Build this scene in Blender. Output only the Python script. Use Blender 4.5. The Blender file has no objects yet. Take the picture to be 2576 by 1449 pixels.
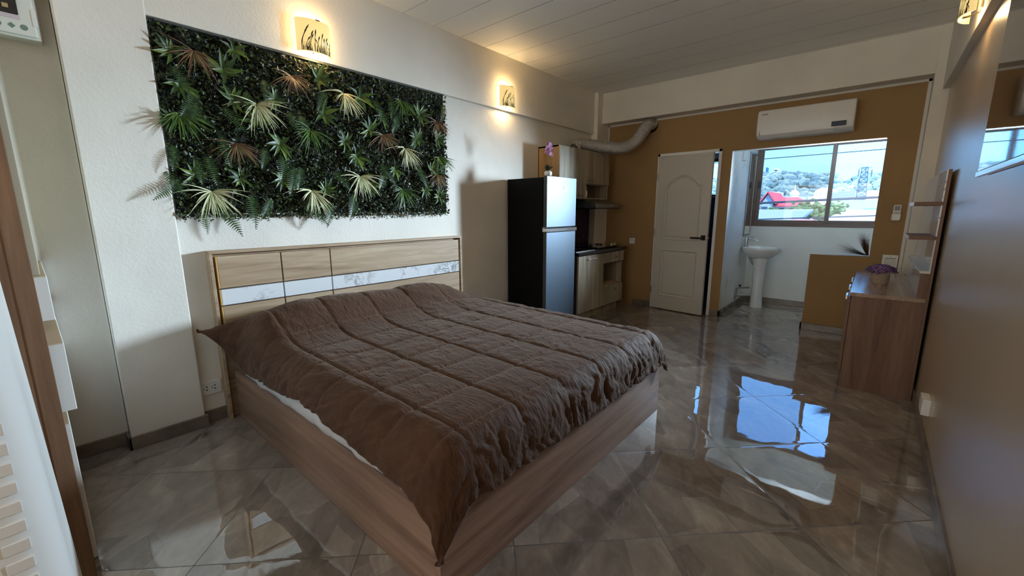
import bpy, math, random
from mathutils import Vector, Matrix, noise
import numpy as np

# ------------------------------------------------------------------ camera, world, lights, exposure
SC = bpy.context.scene
COL = SC.collection
F_PX, YAW, PITCH, ROLL = 1044.96, -.712167, .183393, -.003488
CAM = Vector((3.03, 0.0, 1.3))
_f = Vector((math.sin(YAW)*math.cos(PITCH), math.cos(YAW)*math.cos(PITCH), -math.sin(PITCH)))
_r = Vector((math.cos(YAW), -math.sin(YAW), 0))
_u = _r.cross(_f)
R_ = _r*math.cos(ROLL)+_u*math.sin(ROLL)
U_ = -_r*math.sin(ROLL)+_u*math.cos(ROLL)
cam_data = bpy.data.cameras.new('camera')
cam_data.sensor_fit = 'HORIZONTAL'
cam_data.sensor_width = 36.0
cam_data.lens = F_PX/2576*36
cam_data.clip_start = .02
cam_data.clip_end = 3000
cam = bpy.data.objects.new('camera', cam_data)
COL.objects.link(cam)
M3 = Matrix((R_, U_, -_f)).transposed()
cam.matrix_world = Matrix.Translation(CAM) @ M3.to_4x4()
SC.camera = cam

SC.view_settings.view_transform = 'Standard'
SC.view_settings.look = 'None'
SC.view_settings.gamma = 1
SC.view_settings.exposure = 0.5
SC.cycles.max_bounces = 10
SC.cycles.diffuse_bounces = 6
SC.cycles.glossy_bounces = 5
SC.cycles.transparent_max_bounces = 16
SC.cycles.sample_clamp_indirect = 6
SC.cycles.caustics_reflective = False
SC.cycles.caustics_refractive = False

W = bpy.data.worlds.new('world')
SC.world = W
W.use_nodes = True
wn = W.node_tree
wn.nodes.clear()
wo = wn.nodes.new('ShaderNodeOutputWorld')
wb = wn.nodes.new('ShaderNodeBackground')
wt = wn.nodes.new('ShaderNodeTexCoord')
ws = wn.nodes.new('ShaderNodeSeparateXYZ')
wr = wn.nodes.new('ShaderNodeValToRGB')
wn.links.new(wt.outputs['Generated'], ws.inputs[0])
wn.links.new(ws.outputs['Z'], wr.inputs[0])
wn.links.new(wr.outputs[0], wb.inputs[0])
wn.links.new(wb.outputs[0], wo.inputs[0])
wr.color_ramp.elements[0].position = 0.0
wr.color_ramp.elements[0].color = (.19, .55, 1.0, 1)
wr.color_ramp.elements[1].position = .55
wr.color_ramp.elements[1].color = (.12, .34, .9, 1)
e = wr.color_ramp.elements.new(.14)
e.color = (.17, .50, 1.0, 1)
wb.inputs[1].default_value = 3.7

def light(name, kind, loc, power, color, size=None, size_y=None, target=None, spread=None, radius=None):
    l = bpy.data.lights.new(name, kind)
    l.energy = power
    l.color = color
    if kind == 'AREA':
        l.shape = 'RECTANGLE'; l.size = size; l.size_y = size_y
        if spread: l.spread = math.radians(spread)
    if radius is not None: l.shadow_soft_size = radius
    o = bpy.data.objects.new(name, l)
    o.location = loc
    if target is not None:
        d = Vector(target)-Vector(loc)
        o.rotation_euler = d.to_track_quat('-Z', 'Y').to_euler()
    COL.objects.link(o)
    return o
sun = light('sun', 'SUN', (0, 0, 20), 5.5, (1, .93, .84))
sun.rotation_euler = Vector((-.35, .6, -1.0)).to_track_quat('-Z', 'Y').to_euler()
sun.data.angle = .01
# added lamp, out of view at the balcony window, boosting its daylight
light('window_boost_lamp', 'AREA', (3.20, 6.70, 1.82), 48, (.66, .84, 1.0), .30, .62, target=(.6, 1.2, 1.4), spread=54)
# added fill lamp behind the camera, set before a made-up window
light('rear_fill_lamp', 'AREA', (1.9, -2.35, 1.5), 36, (1.0, .94, .87), 2.4, 1.3, target=(1.9, 2.0, 3.6))

# ------------------------------------------------------------------ materials
def s2l(c):
    return tuple(((v/255)/12.92 if v/255 <= .04045 else ((v/255+.055)/1.055)**2.4) for v in c)
class NT:
    def __init__(s, name):
        s.m = bpy.data.materials.new(name); s.m.use_nodes = True
        s.t = s.m.node_tree; s.t.nodes.clear()
        s.out = s.n('ShaderNodeOutputMaterial')
        s.p = s.n('ShaderNodeBsdfPrincipled')
        s.l(s.p.outputs[0], s.out.inputs[0])
    def n(s, k, **kw):
        x = s.t.nodes.new(k)
        for a, b in kw.items(): setattr(x, a, b)
        return x
    def l(s, a, b): s.t.links.new(a, b)
    def math(s, op, a, b=None, c=None):
        x = s.n('ShaderNodeMath', operation=op)
        for i, v in enumerate((a, b, c)):
            if v is None: continue
            if isinstance(v, (int, float)): x.inputs[i].default_value = v
            else: s.l(v, x.inputs[i])
        return x.outputs[0]
    def vmath(s, op, a, b=None):
        x = s.n('ShaderNodeVectorMath', operation=op)
        for i, v in enumerate((a, b)):
            if v is None: continue
            if isinstance(v, tuple): x.inputs[i].default_value = v
            else: s.l(v, x.inputs[i])
        return x.outputs[0]
    def mix(s, fac, a, b, kind='MIX'):
        x = s.n('ShaderNodeMix', data_type='RGBA', blend_type=kind)
        for i, v in ((0, fac), (6, a), (7, b)):
            if isinstance(v, (int, float)): x.inputs[i].default_value = v
            elif isinstance(v, tuple): x.inputs[i].default_value = (*v[:3], 1)
            else: s.l(v, x.inputs[i])
        return x.outputs[2]
    def ramp(s, fac, stops, interp='LINEAR'):
        x = s.n('ShaderNodeValToRGB'); r = x.color_ramp; r.interpolation = interp
        while len(r.elements) > 1: r.elements.remove(r.elements[-1])
        r.elements[0].position = stops[0][0]; r.elements[0].color = (*stops[0][1][:3], 1)
        for p, c in stops[1:]:
            e = r.elements.new(p); e.color = (*c[:3], 1)
        s.l(fac, x.inputs[0]); return x.outputs[0]
    def obj(s, scale=(1, 1, 1), rot=(0, 0, 0), loc=(0, 0, 0), kind='Object'):
        c = s.n('ShaderNodeTexCoord'); m = s.n('ShaderNodeMapping')
        m.inputs['Scale'].default_value = scale; m.inputs['Rotation'].default_value = rot; m.inputs['Location'].default_value = loc
        s.l(c.outputs[kind], m.inputs[0]); return m.outputs[0]
    def geo(s, scale=(1, 1, 1), rot=(0, 0, 0), loc=(0, 0, 0)):
        c = s.n('ShaderNodeNewGeometry'); m = s.n('ShaderNodeMapping')
        m.inputs['Scale'].default_value = scale; m.inputs['Rotation'].default_value = rot; m.inputs['Location'].default_value = loc
        s.l(c.outputs['Position'], m.inputs[0]); return m.outputs[0]
    def noise(s, v, scale=5, detail=4, rough=.55, dist=0):
        x = s.n('ShaderNodeTexNoise'); x.inputs['Scale'].default_value = scale
        x.inputs['Detail'].default_value = detail; x.inputs['Roughness'].default_value = rough
        x.inputs['Distortion'].default_value = dist
        if v is not None: s.l(v, x.inputs['Vector'])
        return x
    def bump(s, h, strength=.3, dist=.01):
        b = s.n('ShaderNodeBump'); b.inputs['Strength'].default_value = strength; b.inputs['Distance'].default_value = dist
        s.l(h, b.inputs['Height']); s.l(b.outputs[0], s.p.inputs['Normal']); return b
    def base(s, c):
        if isinstance(c, tuple): s.p.inputs['Base Color'].default_value = (*c[:3], 1)
        else: s.l(c, s.p.inputs['Base Color'])
    def set(s, **k):
        for a, b in k.items():
            i = s.p.inputs[a.replace('_', ' ')]
            if isinstance(b, (int, float)) or isinstance(b, tuple): i.default_value = b if not isinstance(b, tuple) else (*b[:3], 1)
            else: s.l(b, i)
        return s

MATS = {}
def plain(name, rgb, rough=.5, metal=0, spec=.5, coat=0, trans=0):
    if name in MATS: return MATS[name]
    t = NT(name); t.base(s2l(rgb)); t.set(Roughness=rough, Metallic=metal)
    t.p.inputs['Specular IOR Level'].default_value = spec
    n = t.noise(t.obj(), 60, 2)
    t.bump(n.outputs[0], .03, .001)
    if coat: t.set(Coat_Weight=coat)
    MATS[name] = t.m; return t.m
def paint(name, rgb, rough, bumpscale=90, strength=.35, spec=.4, blot=.06, patch=False):
    t = NT(name); v = t.geo()
    n1 = t.noise(v, 1.3, 3); c = s2l(rgb)
    d = tuple(x*(1-blot*2) for x in c); b = tuple(min(1, x*(1+blot)) for x in c)
    t.base(t.ramp(n1.outputs[0], [(.3, d), (.7, b)]))
    n = t.noise(v, bumpscale, 3, .6); n2 = t.noise(v, 9, 3)
    h = t.math('ADD', n.outputs[0], t.math('MULTIPLY', n2.outputs[0], 1.5))
    if patch:
        n3 = t.noise(t.geo(scale=(1, 1, .45)), 14, 5, .7)
        pt = t.ramp(n3.outputs[0], [(.62, (0, 0, 0)), (.68, (1, 1, 1))])
        h = t.math('ADD', h, t.math('MULTIPLY', pt, .8))
    t.bump(h, strength, .004)
    t.set(Roughness=rough); t.p.inputs['Specular IOR Level'].default_value = spec
    return t.m
def wood(name, stops, axis='x', scale=1.0, rough=.45, streak=14, contrast=1.0, spec=.35):
    """grain runs along the given axis"""
    t = NT(name)
    st = {'x': (.9, streak, streak), 'y': (streak, .9, streak), 'z': (streak, streak, .9)}[axis]
    v = t.obj(scale=tuple(a*scale for a in st))
    big = t.noise(v, 1.0, 6, .62, .9)
    fine = t.noise(t.obj(scale=tuple(a*scale*6 for a in st)), 1.0, 3, .6)
    w = t.obj(scale=tuple(a*scale*.35 for a in st)); kn = t.noise(w, 1.0, 2, .5, 2.0)
    f = t.math('ADD', t.math('MULTIPLY', big.outputs[0], .62), t.math('MULTIPLY', fine.outputs[0], .16))
    f = t.math('ADD', f, t.math('MULTIPLY', kn.outputs[0], .30))
    f = t.math('SUBTRACT', f, .04)
    t.base(t.ramp(f, [(p, s2l(c)) for p, c in stops]))
    t.bump(fine.outputs[0], .12, .002)
    t.set(Roughness=rough); t.p.inputs['Specular IOR Level'].default_value = spec
    return t.m

M_WALL = paint('cream_wall_paint', (228, 223, 213), .72, 70, .45)
M_BEAM = paint('cream_beam_paint', (230, 225, 214), .7, 60, .4)
M_OCHRE = paint('ochre_paint', (160, 127, 83), .62, 120, .2, .35, .05)
M_OCHRE_R = paint('satin_ochre_sheen_tint', (186, 163, 134), .30, 60, .22, 1.0, .05, patch=True)  # paler, greyer copy of the ochre; window sheen put into the colour
M_OCHRE_R.node_tree.nodes['Principled BSDF'].inputs['Coat Weight'].default_value = 1.0
M_OCHRE_R.node_tree.nodes['Principled BSDF'].inputs['Coat Roughness'].default_value = .42
M_OCHRE_R.node_tree.nodes['Principled BSDF'].inputs['Coat IOR'].default_value = 1.6
M_NOOK = paint('white_balcony_paint', (238, 242, 240), .7, 60, .3)
def peel():
    t = NT('peeling_white_paint'); v = t.geo()
    n = t.noise(t.geo(scale=(1, 1, .5)), 9, 6, .72)
    r = t.ramp(n.outputs[0], [(.60, s2l((238, 242, 242))), (.635, s2l((170, 172, 170))), (.66, s2l((234, 238, 238)))])
    t.base(r); t.bump(n.outputs[0], .35, .01); t.set(Roughness=.7); return t.m
M_PEEL = peel()

def ceiling_mat():
    t = NT('ceiling_panel_paint'); v = t.geo()
    s = t.n('ShaderNodeSeparateXYZ'); t.l(v, s.inputs[0])
    y = t.math('DIVIDE', t.math('SUBTRACT', s.outputs['Y'], 2.475), .3045)
    fr = t.math('FRACT', t.math('ADD', y, 100))
    dd = t.math('ABSOLUTE', t.math('SUBTRACT', fr, .5))
    line = t.math('GREATER_THAN', dd, .492)
    n = t.noise(t.geo(scale=(.4, 6, 1)), 1.4, 2)
    vis = t.ramp(n.outputs[0], [(.3, (.25,)*3), (.62, (1, 1, 1))])
    f = t.math('MULTIPLY', line, vis)
    t.base(t.mix(f, s2l((240, 238, 233)), s2l((84, 76, 68))))
    t.bump(t.math('MULTIPLY', f, -1), .6, .003); t.set(Roughness=.6); return t.m
M_CEIL = ceiling_mat()

def floor_mat():
    t = NT('polished_marble_tile')
    a = math.radians(45); S = .6
    # tile space: rotate 45 degrees about the tile vertex at (2.525, 2.3545)
    g = t.n('ShaderNodeNewGeometry')
    v = t.vmath('SUBTRACT', g.outputs['Position'], (2.525, 2.3545, 0))
    m = t.n('ShaderNodeMapping'); m.inputs['Rotation'].default_value = (0, 0, a); m.inputs['Scale'].default_value = (1/S, 1/S, 1/S)
    t.l(v, m.inputs[0])
    uv = t.vmath('ADD', m.outputs[0], (100, 100, 0))
    cell = t.vmath('FLOOR', uv); fr = t.vmath('FRACTION', uv)
    s = t.n('ShaderNodeSeparateXYZ'); t.l(fr, s.inputs[0])
    wn_ = t.n('ShaderNodeTexWhiteNoise', noise_dimensions='2D'); t.l(cell, wn_.inputs['Vector'])
    rnd = wn_.outputs['Color']
    def edge(c): return t.math('SUBTRACT', .5, t.math('ABSOLUTE', t.math('SUBTRACT', c, .5)))
    ed = t.math('MINIMUM', edge(s.outputs[0]), edge(s.outputs[1]))
    joint = t.math('LESS_THAN', ed, .0030)
    off = t.vmath('MULTIPLY', rnd, (37, 53, 29))
    # per-tile coordinates
    tv = t.vmath('ADD', t.vmath('MULTIPLY', fr, (1, 1, 0)), off)
    vr = t.n('ShaderNodeTexVoronoi', feature='F1'); vr.inputs['Scale'].default_value = 1.7
    wob = t.noise(tv, 2.2, 3, .5)
    wv = t.vmath('ADD', tv, t.vmath('MULTIPLY', wob.outputs['Color'], (.07, .07, .07)))
    st = t.n('ShaderNodeMapping'); st.inputs['Scale'].default_value = (1.0, 1.9, 1); st.inputs['Rotation'].default_value = (0, 0, .6); t.l(wv, st.inputs[0])
    t.l(st.outputs[0], vr.inputs['Vector'])
    cs = t.n('ShaderNodeSeparateColor'); t.l(vr.outputs['Color'], cs.inputs[0])
    cloud = t.noise(st.outputs[0], 3.0, 9, .68, .5)
    f = t.math('ADD', t.math('MULTIPLY', cs.outputs[0], .24), t.math('MULTIPLY', cloud.outputs[0], .74))
    base = t.ramp(f, [(.25, s2l((98, 90, 83))), (.42, s2l((127, 118, 111))), (.6, s2l((150, 141, 132))), (.8, s2l((188, 178, 166)))])
    ve = t.n('ShaderNodeTexVoronoi', feature='DISTANCE_TO_EDGE'); ve.inputs['Scale'].default_value = 1.15
    vv = t.vmath('ADD', wv, t.vmath('MULTIPLY', cloud.outputs['Color'], (.12, .12, 0)))
    t.l(vv, ve.inputs['Vector'])
    vein = t.ramp(ve.outputs['Distance'], [(.0, (1, 1, 1)), (.003, (.6, .6, .6)), (.006, (0, 0, 0))])
    vm = t.noise(tv, 1.7, 2); vmask = t.ramp(vm.outputs[0], [(.60, (0, 0, 0)), (.68, (1, 1, 1))])
    c = t.mix(t.math('MULTIPLY', t.math('MULTIPLY', vein, vmask), .6), base, s2l((196, 184, 168)))
    c = t.mix(joint, c, s2l((44, 38, 34)))
    t.base(c)
    # pillowed edges and slow undulation of the glaze
    pil = t.ramp(ed, [(0, (0, 0, 0)), (.015, (.5,)*3), (.05, (.9,)*3), (.10, (1, 1, 1))])
    und = t.noise(tv, 1.6, 2, .4)
    rip = t.noise(t.geo(), 16, 1, .4)
    h = t.math('ADD', t.math('MULTIPLY', pil, .0005), t.math('MULTIPLY', und.outputs[0], .0022))
    h = t.math('ADD', h, t.math('MULTIPLY', rip.outputs[0], .0001))
    t.bump(h, 1.0, 1.0)
    t.set(Roughness=t.math('ADD', .02, t.math('MULTIPLY', joint, .5)))
    t.p.inputs['Specular IOR Level'].default_value = 1.0
    t.p.inputs['IOR'].default_value = 1.85
    return t.m
M_FLOOR = floor_mat()
def skirt_mat():
    t = NT('baseboard_tile'); n = t.noise(t.geo(), 5, 6, .6)
    t.base(t.ramp(n.outputs[0], [(.3, s2l((92, 83, 75))), (.7, s2l((134, 122, 110)))]))
    t.set(Roughness=.25); return t.m
M_SKIRT = skirt_mat()
BEDW = [(.30, (100, 76, 64)), (.45, (136, 108, 92)), (.58, (154, 126, 108)), (.75, (172, 146, 127))]
M_BED_X = wood('walnut_laminate_x', BEDW, 'x', 1.3)
M_BED_Y = wood('walnut_laminate_y', BEDW, 'y', 1.3)
M_HEAD = wood('oak_laminate_y', [(.30, (128, 106, 84)), (.45, (166, 141, 114)), (.6, (186, 163, 136)), (.75, (202, 182, 156))], 'y', 1.5)
M_DESK = wood('teak_laminate_z', [(.30, (82, 60, 48)), (.48, (116, 88, 72)), (.62, (132, 103, 86)), (.75, (148, 120, 101))], 'z', 1.2, .5)
M_DESKTOP = wood('teak_laminate_top', [(.30, (120, 98, 82)), (.5, (158, 134, 116)), (.7, (182, 162, 146))], 'y', 1.2, .22, spec=.6)
M_WARD = wood('wardrobe_laminate_z', [(.30, (84, 62, 46)), (.48, (116, 88, 67)), (.62, (134, 104, 80)), (.75, (148, 118, 93))], 'z', 1.1)
M_KIT = wood('grey_oak_laminate_z', [(.32, (112, 97, 78)), (.45, (150, 137, 116)), (.56, (172, 161, 140)), (.7, (194, 186, 168))], 'z', .9, .5, 22)
M_KIT_SIDE = wood('brown_oak_laminate_z', [(.32, (120, 92, 60)), (.5, (156, 124, 84)), (.7, (176, 146, 104))], 'z', .9, .5, 10)
def marble():
    t = NT('white_marble_print'); v = t.obj(scale=(1, 1, 1))
    n = t.noise(v, 5, 5, .6, .5)
    w = t.vmath('ADD', v, t.vmath('MULTIPLY', n.outputs['Color'], (.0, .22, .22)))
    k = t.noise(w, 6, 6, .65, 1.2)
    f = t.math('ABSOLUTE', t.math('SUBTRACT', k.outputs[0], .5))
    m2 = t.noise(v, 3.0, 2); mk = t.ramp(m2.outputs[0], [(.46, (0, 0, 0)), (.6, (1, 1, 1))])
    line = t.ramp(f, [(0, (1, 1, 1)), (.012, (.55,)*3), (.05, (0, 0, 0))])
    t.base(t.mix(t.math('MULTIPLY', line, mk), s2l((222, 224, 226)), s2l((110, 108, 112))))
    t.set(Roughness=.25); return t.m
M_MARBLE = marble()
def printed():
    t = NT('pale_printed_laminate'); v = t.obj(scale=(1, 1, .45))
    k = t.noise(v, 4.2, 3, .5, 1.6)
    f = t.math('ABSOLUTE', t.math('SUBTRACT', k.outputs[0], .5))
    m2 = t.noise(t.obj(), 2.4, 2); mk = t.ramp(m2.outputs[0], [(.47, (0, 0, 0)), (.55, (1, 1, 1))])
    line = t.ramp(f, [(0, (1, 1, 1)), (.008, (.8,)*3), (.022, (0, 0, 0))])
    t.base(t.mix(t.math('MULTIPLY', line, mk), s2l((206, 210, 212)), s2l((88, 92, 100))))
    t.set(Roughness=.18, Coat_Weight=.5); return t.m
M_PRINT = printed()
M_WARMEDGE = plain('pale_yellow_edge', (206, 164, 96), .6)  # even yellow tan for the headboard panel edges
def fabric(name, rgb, rgb2, rough=.85, sheen=.5, bs=.5):
    t = NT(name); v = t.obj()
    n = t.noise(v, 8, 4); t.base(t.ramp(n.outputs[0], [(.3, s2l(rgb)), (.7, s2l(rgb2))]))
    w1 = t.noise(t.obj(scale=(9, 26, 9)), 1, 4, .6, 1.2); w2 = t.noise(t.obj(scale=(40, 60, 40)), 1, 3, .6)
    h = t.math('ADD', w1.outputs[0], t.math('MULTIPLY', w2.outputs[0], .3))
    t.bump(h, bs, .012)
    t.set(Roughness=rough, Sheen_Weight=sheen, Sheen_Roughness=.45)
    t.p.inputs['Specular IOR Level'].default_value = .25
    t.p.inputs['Sheen Tint'].default_value = (.8, .7, .62, 1)
    return t.m
M_QUILT = fabric('brown_microfibre', (66, 43, 28), (79, 53, 36), .75, .18, .8)
M_SHEET = fabric('white_cotton', (205, 206, 210), (222, 223, 226), .9, .1, .25)
M_WHITE = plain('white_gloss_plastic', (228, 228, 224), .35)
M_WHITE_M = plain('white_matt', (214, 212, 206), .6)
M_DOOR = plain('white_door_enamel', (196, 192, 184), .42)
M_CERAMIC = plain('white_ceramic', (236, 240, 242), .12, coat=.4)
M_CHROME = plain('chrome', (200, 200, 200), .12, 1)
M_STEEL = plain('brushed_steel', (150, 148, 142), .35, 1)
M_DARKMETAL = plain('dark_metal', (52, 48, 45), .35, .8)
M_BLACKSIDE = plain('black_fridge_side', (9, 9, 10), .5, 0, .12)
M_GREYSEAL = plain('dark_grey_plastic', (58, 58, 58), .5)
M_FRIDGE = plain('brushed_silver_steel', (84, 98, 112), .48, .6)
M_BLACKGLASS = plain('black_glass', (8, 8, 9), .05, 0, .6, .3)
M_BLACK = plain('black_plastic', (18, 18, 20), .4)
M_STONE = plain('black_granite', (24, 24, 30), .18)
M_ALU = plain('bronze_aluminium', (92, 78, 72), .5, .3)
M_SCREEN = plain('tv_panel', (6, 6, 8), .03, 0, .9, .5)
M_RED = plain('red_sticker', (232, 130, 124), .5)
M_MOTIF = plain('reed_print', (58, 50, 34), .6)
M_MIRRORFRAME = plain('mirror_frame', (120, 122, 122), .3, .7)
def mirror_mat():
    t = NT('mirror_glass'); t.base((.9, .92, .92)); t.set(Roughness=.01, Metallic=1.0); return t.m
M_MIRROR = mirror_mat()
def glass(name, tint, refl=.06):
    t = NT(name); t.t.nodes.remove(t.p)
    tr = t.n('ShaderNodeBsdfTransparent'); tr.inputs[0].default_value = (*tint, 1)
    gl = t.n('ShaderNodeBsdfGlossy'); gl.inputs['Roughness'].default_value = .02
    mx = t.n('ShaderNodeMixShader'); fr = t.n('ShaderNodeFresnel'); fr.inputs[0].default_value = 1.35
    t.l(fr.outputs[0], mx.inputs[0]); t.l(tr.outputs[0], mx.inputs[1]); t.l(gl.outputs[0], mx.inputs[2]); t.l(mx.outputs[0], t.out.inputs[0])
    return t.m
M_GLASS = glass('clear_window_glass', (.97, .97, .97))
M_GLASS_SCREEN = glass('screened_window_glass', (.76, .75, .75))
def foil():
    t = NT('aluminium_foil_duct'); n = t.noise(t.obj(), 45, 5, .7); t.base(t.ramp(n.outputs[0], [(.3, (.50, .47, .42)), (.7, (.92, .90, .86))]))
    t.bump(n.outputs[0], .9, .02); t.set(Roughness=.3, Metallic=.75); return t.m
M_FOIL = foil()
def tiles_navy():
    t = NT('navy_mosaic_tile'); b = t.n('ShaderNodeTexBrick'); v = t.geo(rot=(0, math.radians(90), math.radians(0)))
    sx = t.n('ShaderNodeSeparateXYZ'); t.l(t.geo(), sx.inputs[0]); cb = t.n('ShaderNodeCombineXYZ')
    t.l(sx.outputs['Y'], cb.inputs[0]); t.l(sx.outputs['Z'], cb.inputs[1]); t.l(cb.outputs[0], b.inputs['Vector'])
    b.inputs['Scale'].default_value = 20; b.inputs['Color1'].default_value = (*s2l((26, 22, 66)), 1); b.inputs['Color2'].default_value = (*s2l((34, 28, 80)), 1)
    b.inputs['Mortar'].default_value = (*s2l((22, 18, 50)), 1); b.inputs['Mortar Size'].default_value = .02
    t.base(b.outputs[0]); t.set(Roughness=.25); return t.m
M_NAVY = tiles_navy()
def leaf(name, stops, rough=.45):
    t = NT(name); g = t.n('ShaderNodeNewGeometry')
    t.base(t.ramp(g.outputs['Random Per Island'], [(p, s2l(c)) for p, c in stops])); t.set(Roughness=rough); return t.m
M_LEAF = leaf('boxwood_leaves', [(0, (14, 22, 8)), (.4, (26, 40, 12)), (.7, (38, 56, 18)), (.93, (60, 82, 28)), (1, (110, 128, 84))])
M_FERN = leaf('fern_leaves', [(0, (30, 54, 22)), (.5, (42, 70, 28)), (1, (54, 82, 34))])
M_BROAD = leaf('broad_leaves', [(0, (34, 54, 14)), (.5, (54, 80, 20)), (.85, (80, 108, 30)), (1, (150, 150, 40))])
M_TUFT_W = leaf('cream_grass_blades', [(0, (150, 160, 108)), (.5, (198, 200, 158)), (1, (222, 220, 190))])
M_TUFT_G = leaf('green_grass_blades', [(0, (36, 62, 18)), (.5, (56, 90, 26)), (1, (84, 122, 38))])
M_TUFT_R = leaf('russet_grass_blades', [(0, (92, 60, 44)), (.5, (124, 90, 66)), (1, (104, 104, 60))])
M_MAT = plain('dark_green_mesh_backing', (12, 18, 12), .9)
M_STRIP = plain('grey_strip', (70, 76, 70), .7)

# ------------------------------------------------------------------ mesh helpers
class MB:
    def __init__(s): s.v = []; s.f = []; s.mi = []
    def add(s, vs, fs, mi=0):
        o = len(s.v); s.v += [tuple(p) for p in vs]; s.f += [tuple(i+o for i in f) for f in fs]; s.mi += [mi]*len(fs); return s
    def box(s, x0, x1, y0, y1, z0, z1, mi=0, front=None):
        vs = [(x0, y0, z0), (x1, y0, z0), (x1, y1, z0), (x0, y1, z0), (x0, y0, z1), (x1, y0, z1), (x1, y1, z1), (x0, y1, z1)]
        fs = [(0, 3, 2, 1), (4, 5, 6, 7), (0, 1, 5, 4), (1, 2, 6, 5), (2, 3, 7, 6), (3, 0, 4, 7)]
        s.add(vs, fs, mi)
        if front is not None: s.mi[-4] = front      # the face looking towards -Y
        return s
    def obox(s, c, ax, ay, az, hx, hy, hz, mi=0):
        c = Vector(c); vs = []
        for k in (-1, 1):
            for (i, j) in ((-1, -1), (1, -1), (1, 1), (-1, 1)): vs.append(c+ax*hx*i+ay*hy*j+az*hz*k)
        return s.add(vs, [(0, 3, 2, 1), (4, 5, 6, 7), (0, 1, 5, 4), (1, 2, 6, 5), (2, 3, 7, 6), (3, 0, 4, 7)], mi)
    def ring_loft(s, rings, cap0=True, cap1=True, close=True, mi=0):
        n = len(rings[0]); vs = [p for r in rings for p in r]; fs = []
        for a in range(len(rings)-1):
            for i in range(n if close else n-1):
                j = (i+1) % n; fs.append((a*n+i, a*n+j, (a+1)*n+j, (a+1)*n+i))
        if cap0: fs.append(tuple(range(n))[::-1])
        if cap1: fs.append(tuple((len(rings)-1)*n+i for i in range(n)))
        return s.add(vs, fs, mi)
    def tube(s, pts, r, n=10, mi=0, caps=True):
        pts = [Vector(p) for p in pts]; rr = r if isinstance(r, (list, tuple)) else [r]*len(pts)
        rings = []; up = None
        for i, p in enumerate(pts):
            t = (pts[min(i+1, len(pts)-1)]-pts[max(i-1, 0)]).normalized()
            if up is None: up = t.orthogonal().normalized()
            up = (up-t*up.dot(t)).normalized(); sd = t.cross(up)
            rings.append([p+(up*math.cos(2*math.pi*k/n)+sd*math.sin(2*math.pi*k/n))*rr[i] for k in range(n)])
        return s.ring_loft(rings, caps, caps, True, mi)
    def lathe(s, prof, c, n=28, mi=0, axis='z', cap=True):
        rings = []
        for r, z in prof:
            ring = []
            for k in range(n):
                a = 2*math.pi*k/n
                if axis == 'z': ring.append((c[0]+r*math.cos(a), c[1]+r*math.sin(a), c[2]+z))
                elif axis == 'y': ring.append((c[0]+r*math.cos(a), c[1]+z, c[2]-r*math.sin(a)))
                else: ring.append((c[0]+z, c[1]+r*math.cos(a), c[2]+r*math.sin(a)))
            rings.append(ring)
        return s.ring_loft(rings, cap, cap, True, mi)
    def prism(s, poly, a, b, axis='y', mi=0):
        """poly: list of 2-D points; extruded from a to b along axis"""
        def P(p, t): return {'x': (t, p[0], p[1]), 'y': (p[0], t, p[1]), 'z': (p[0], p[1], t)}[axis]
        n = len(poly); vs = [P(p, a) for p in poly]+[P(p, b) for p in poly]
        fs = [tuple(range(n)), tuple(range(2*n-1, n-1, -1))]+[(i, i+n, (i+1) % n+n, (i+1) % n) for i in range(n)]
        return s.add(vs, fs, mi)
    def grid(s, rows, mi=0):
        n = len(rows[0]); vs = [p for r in rows for p in r]
        fs = [(i*n+j, i*n+j+1, (i+1)*n+j+1, (i+1)*n+j) for i in range(len(rows)-1) for j in range(n-1)]
        return s.add(vs, fs, mi)

def build(name, mb, mats, parent=None, loc=None, bevel=0, smooth=False, label=None, recalc=True, seg=2):
    root = parent
    while root is not None and root.parent is not None: root = root.parent
    off = Vector(loc) if loc is not None else (Vector(root.location) if root is not None else Vector((0, 0, 0)))
    me = bpy.data.meshes.new(name)
    vs = [(p[0]-off[0], p[1]-off[1], p[2]-off[2]) for p in mb.v]
    me.from_pydata(vs, [], mb.f)
    if not isinstance(mats, (list, tuple)): mats = [mats]
    for m in mats: me.materials.append(m)
    me.polygons.foreach_set('material_index', mb.mi)
    if smooth: me.polygons.foreach_set('use_smooth', [True]*len(me.polygons))
    if recalc:
        import bmesh
        bm = bmesh.new(); bm.from_mesh(me); bmesh.ops.recalc_face_normals(bm, faces=bm.faces); bm.to_mesh(me); bm.free()
    me.update()
    o = bpy.data.objects.new(name, me); COL.objects.link(o)
    if parent is not None: o.parent = parent
    elif loc is not None: o.location = loc
    if bevel:
        b = o.modifiers.new('bevel', 'BEVEL'); b.width = bevel; b.segments = seg; b.limit_method = 'ANGLE'; b.angle_limit = math.radians(40)
        if not smooth: b.harden_normals = False
    if smooth and smooth != 'all':
        es = o.modifiers.new('split', 'EDGE_SPLIT'); es.split_angle = math.radians(38)
    if label: o['label'] = label
    return o
def tag(o, label, cat, group=None, kind=None):
    o['label'] = label; o['category'] = cat
    if group: o['group'] = group
    if kind: o['kind'] = kind
    return o
def thing(name, label, cat, loc, group=None):
    o = bpy.data.objects.new(name, None); o.empty_display_size = .05; COL.objects.link(o); o.location = loc
    bpy.context.view_layer.update()
    return tag(o, label, cat, group)
def struct(name, mb, mats, parent=None, **k):
    o = build(name, mb, mats, parent, **k)
    if parent is None: o['kind'] = 'structure'
    return o
def copy_tree(o, parent=None, label=None):
    c = o.copy(); COL.objects.link(c)
    if parent is not None: c.parent = parent
    if label: c['label'] = label
    for ch in list(o.children): copy_tree(ch, c)
    return c
def ray(px, py):
    return R_*((px-1288)/F_PX)+U_*(-(py-724.5)/F_PX)+_f
def at(px, py, Y):
    v = ray(px, py); return CAM+v*(Y/v.y)
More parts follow.
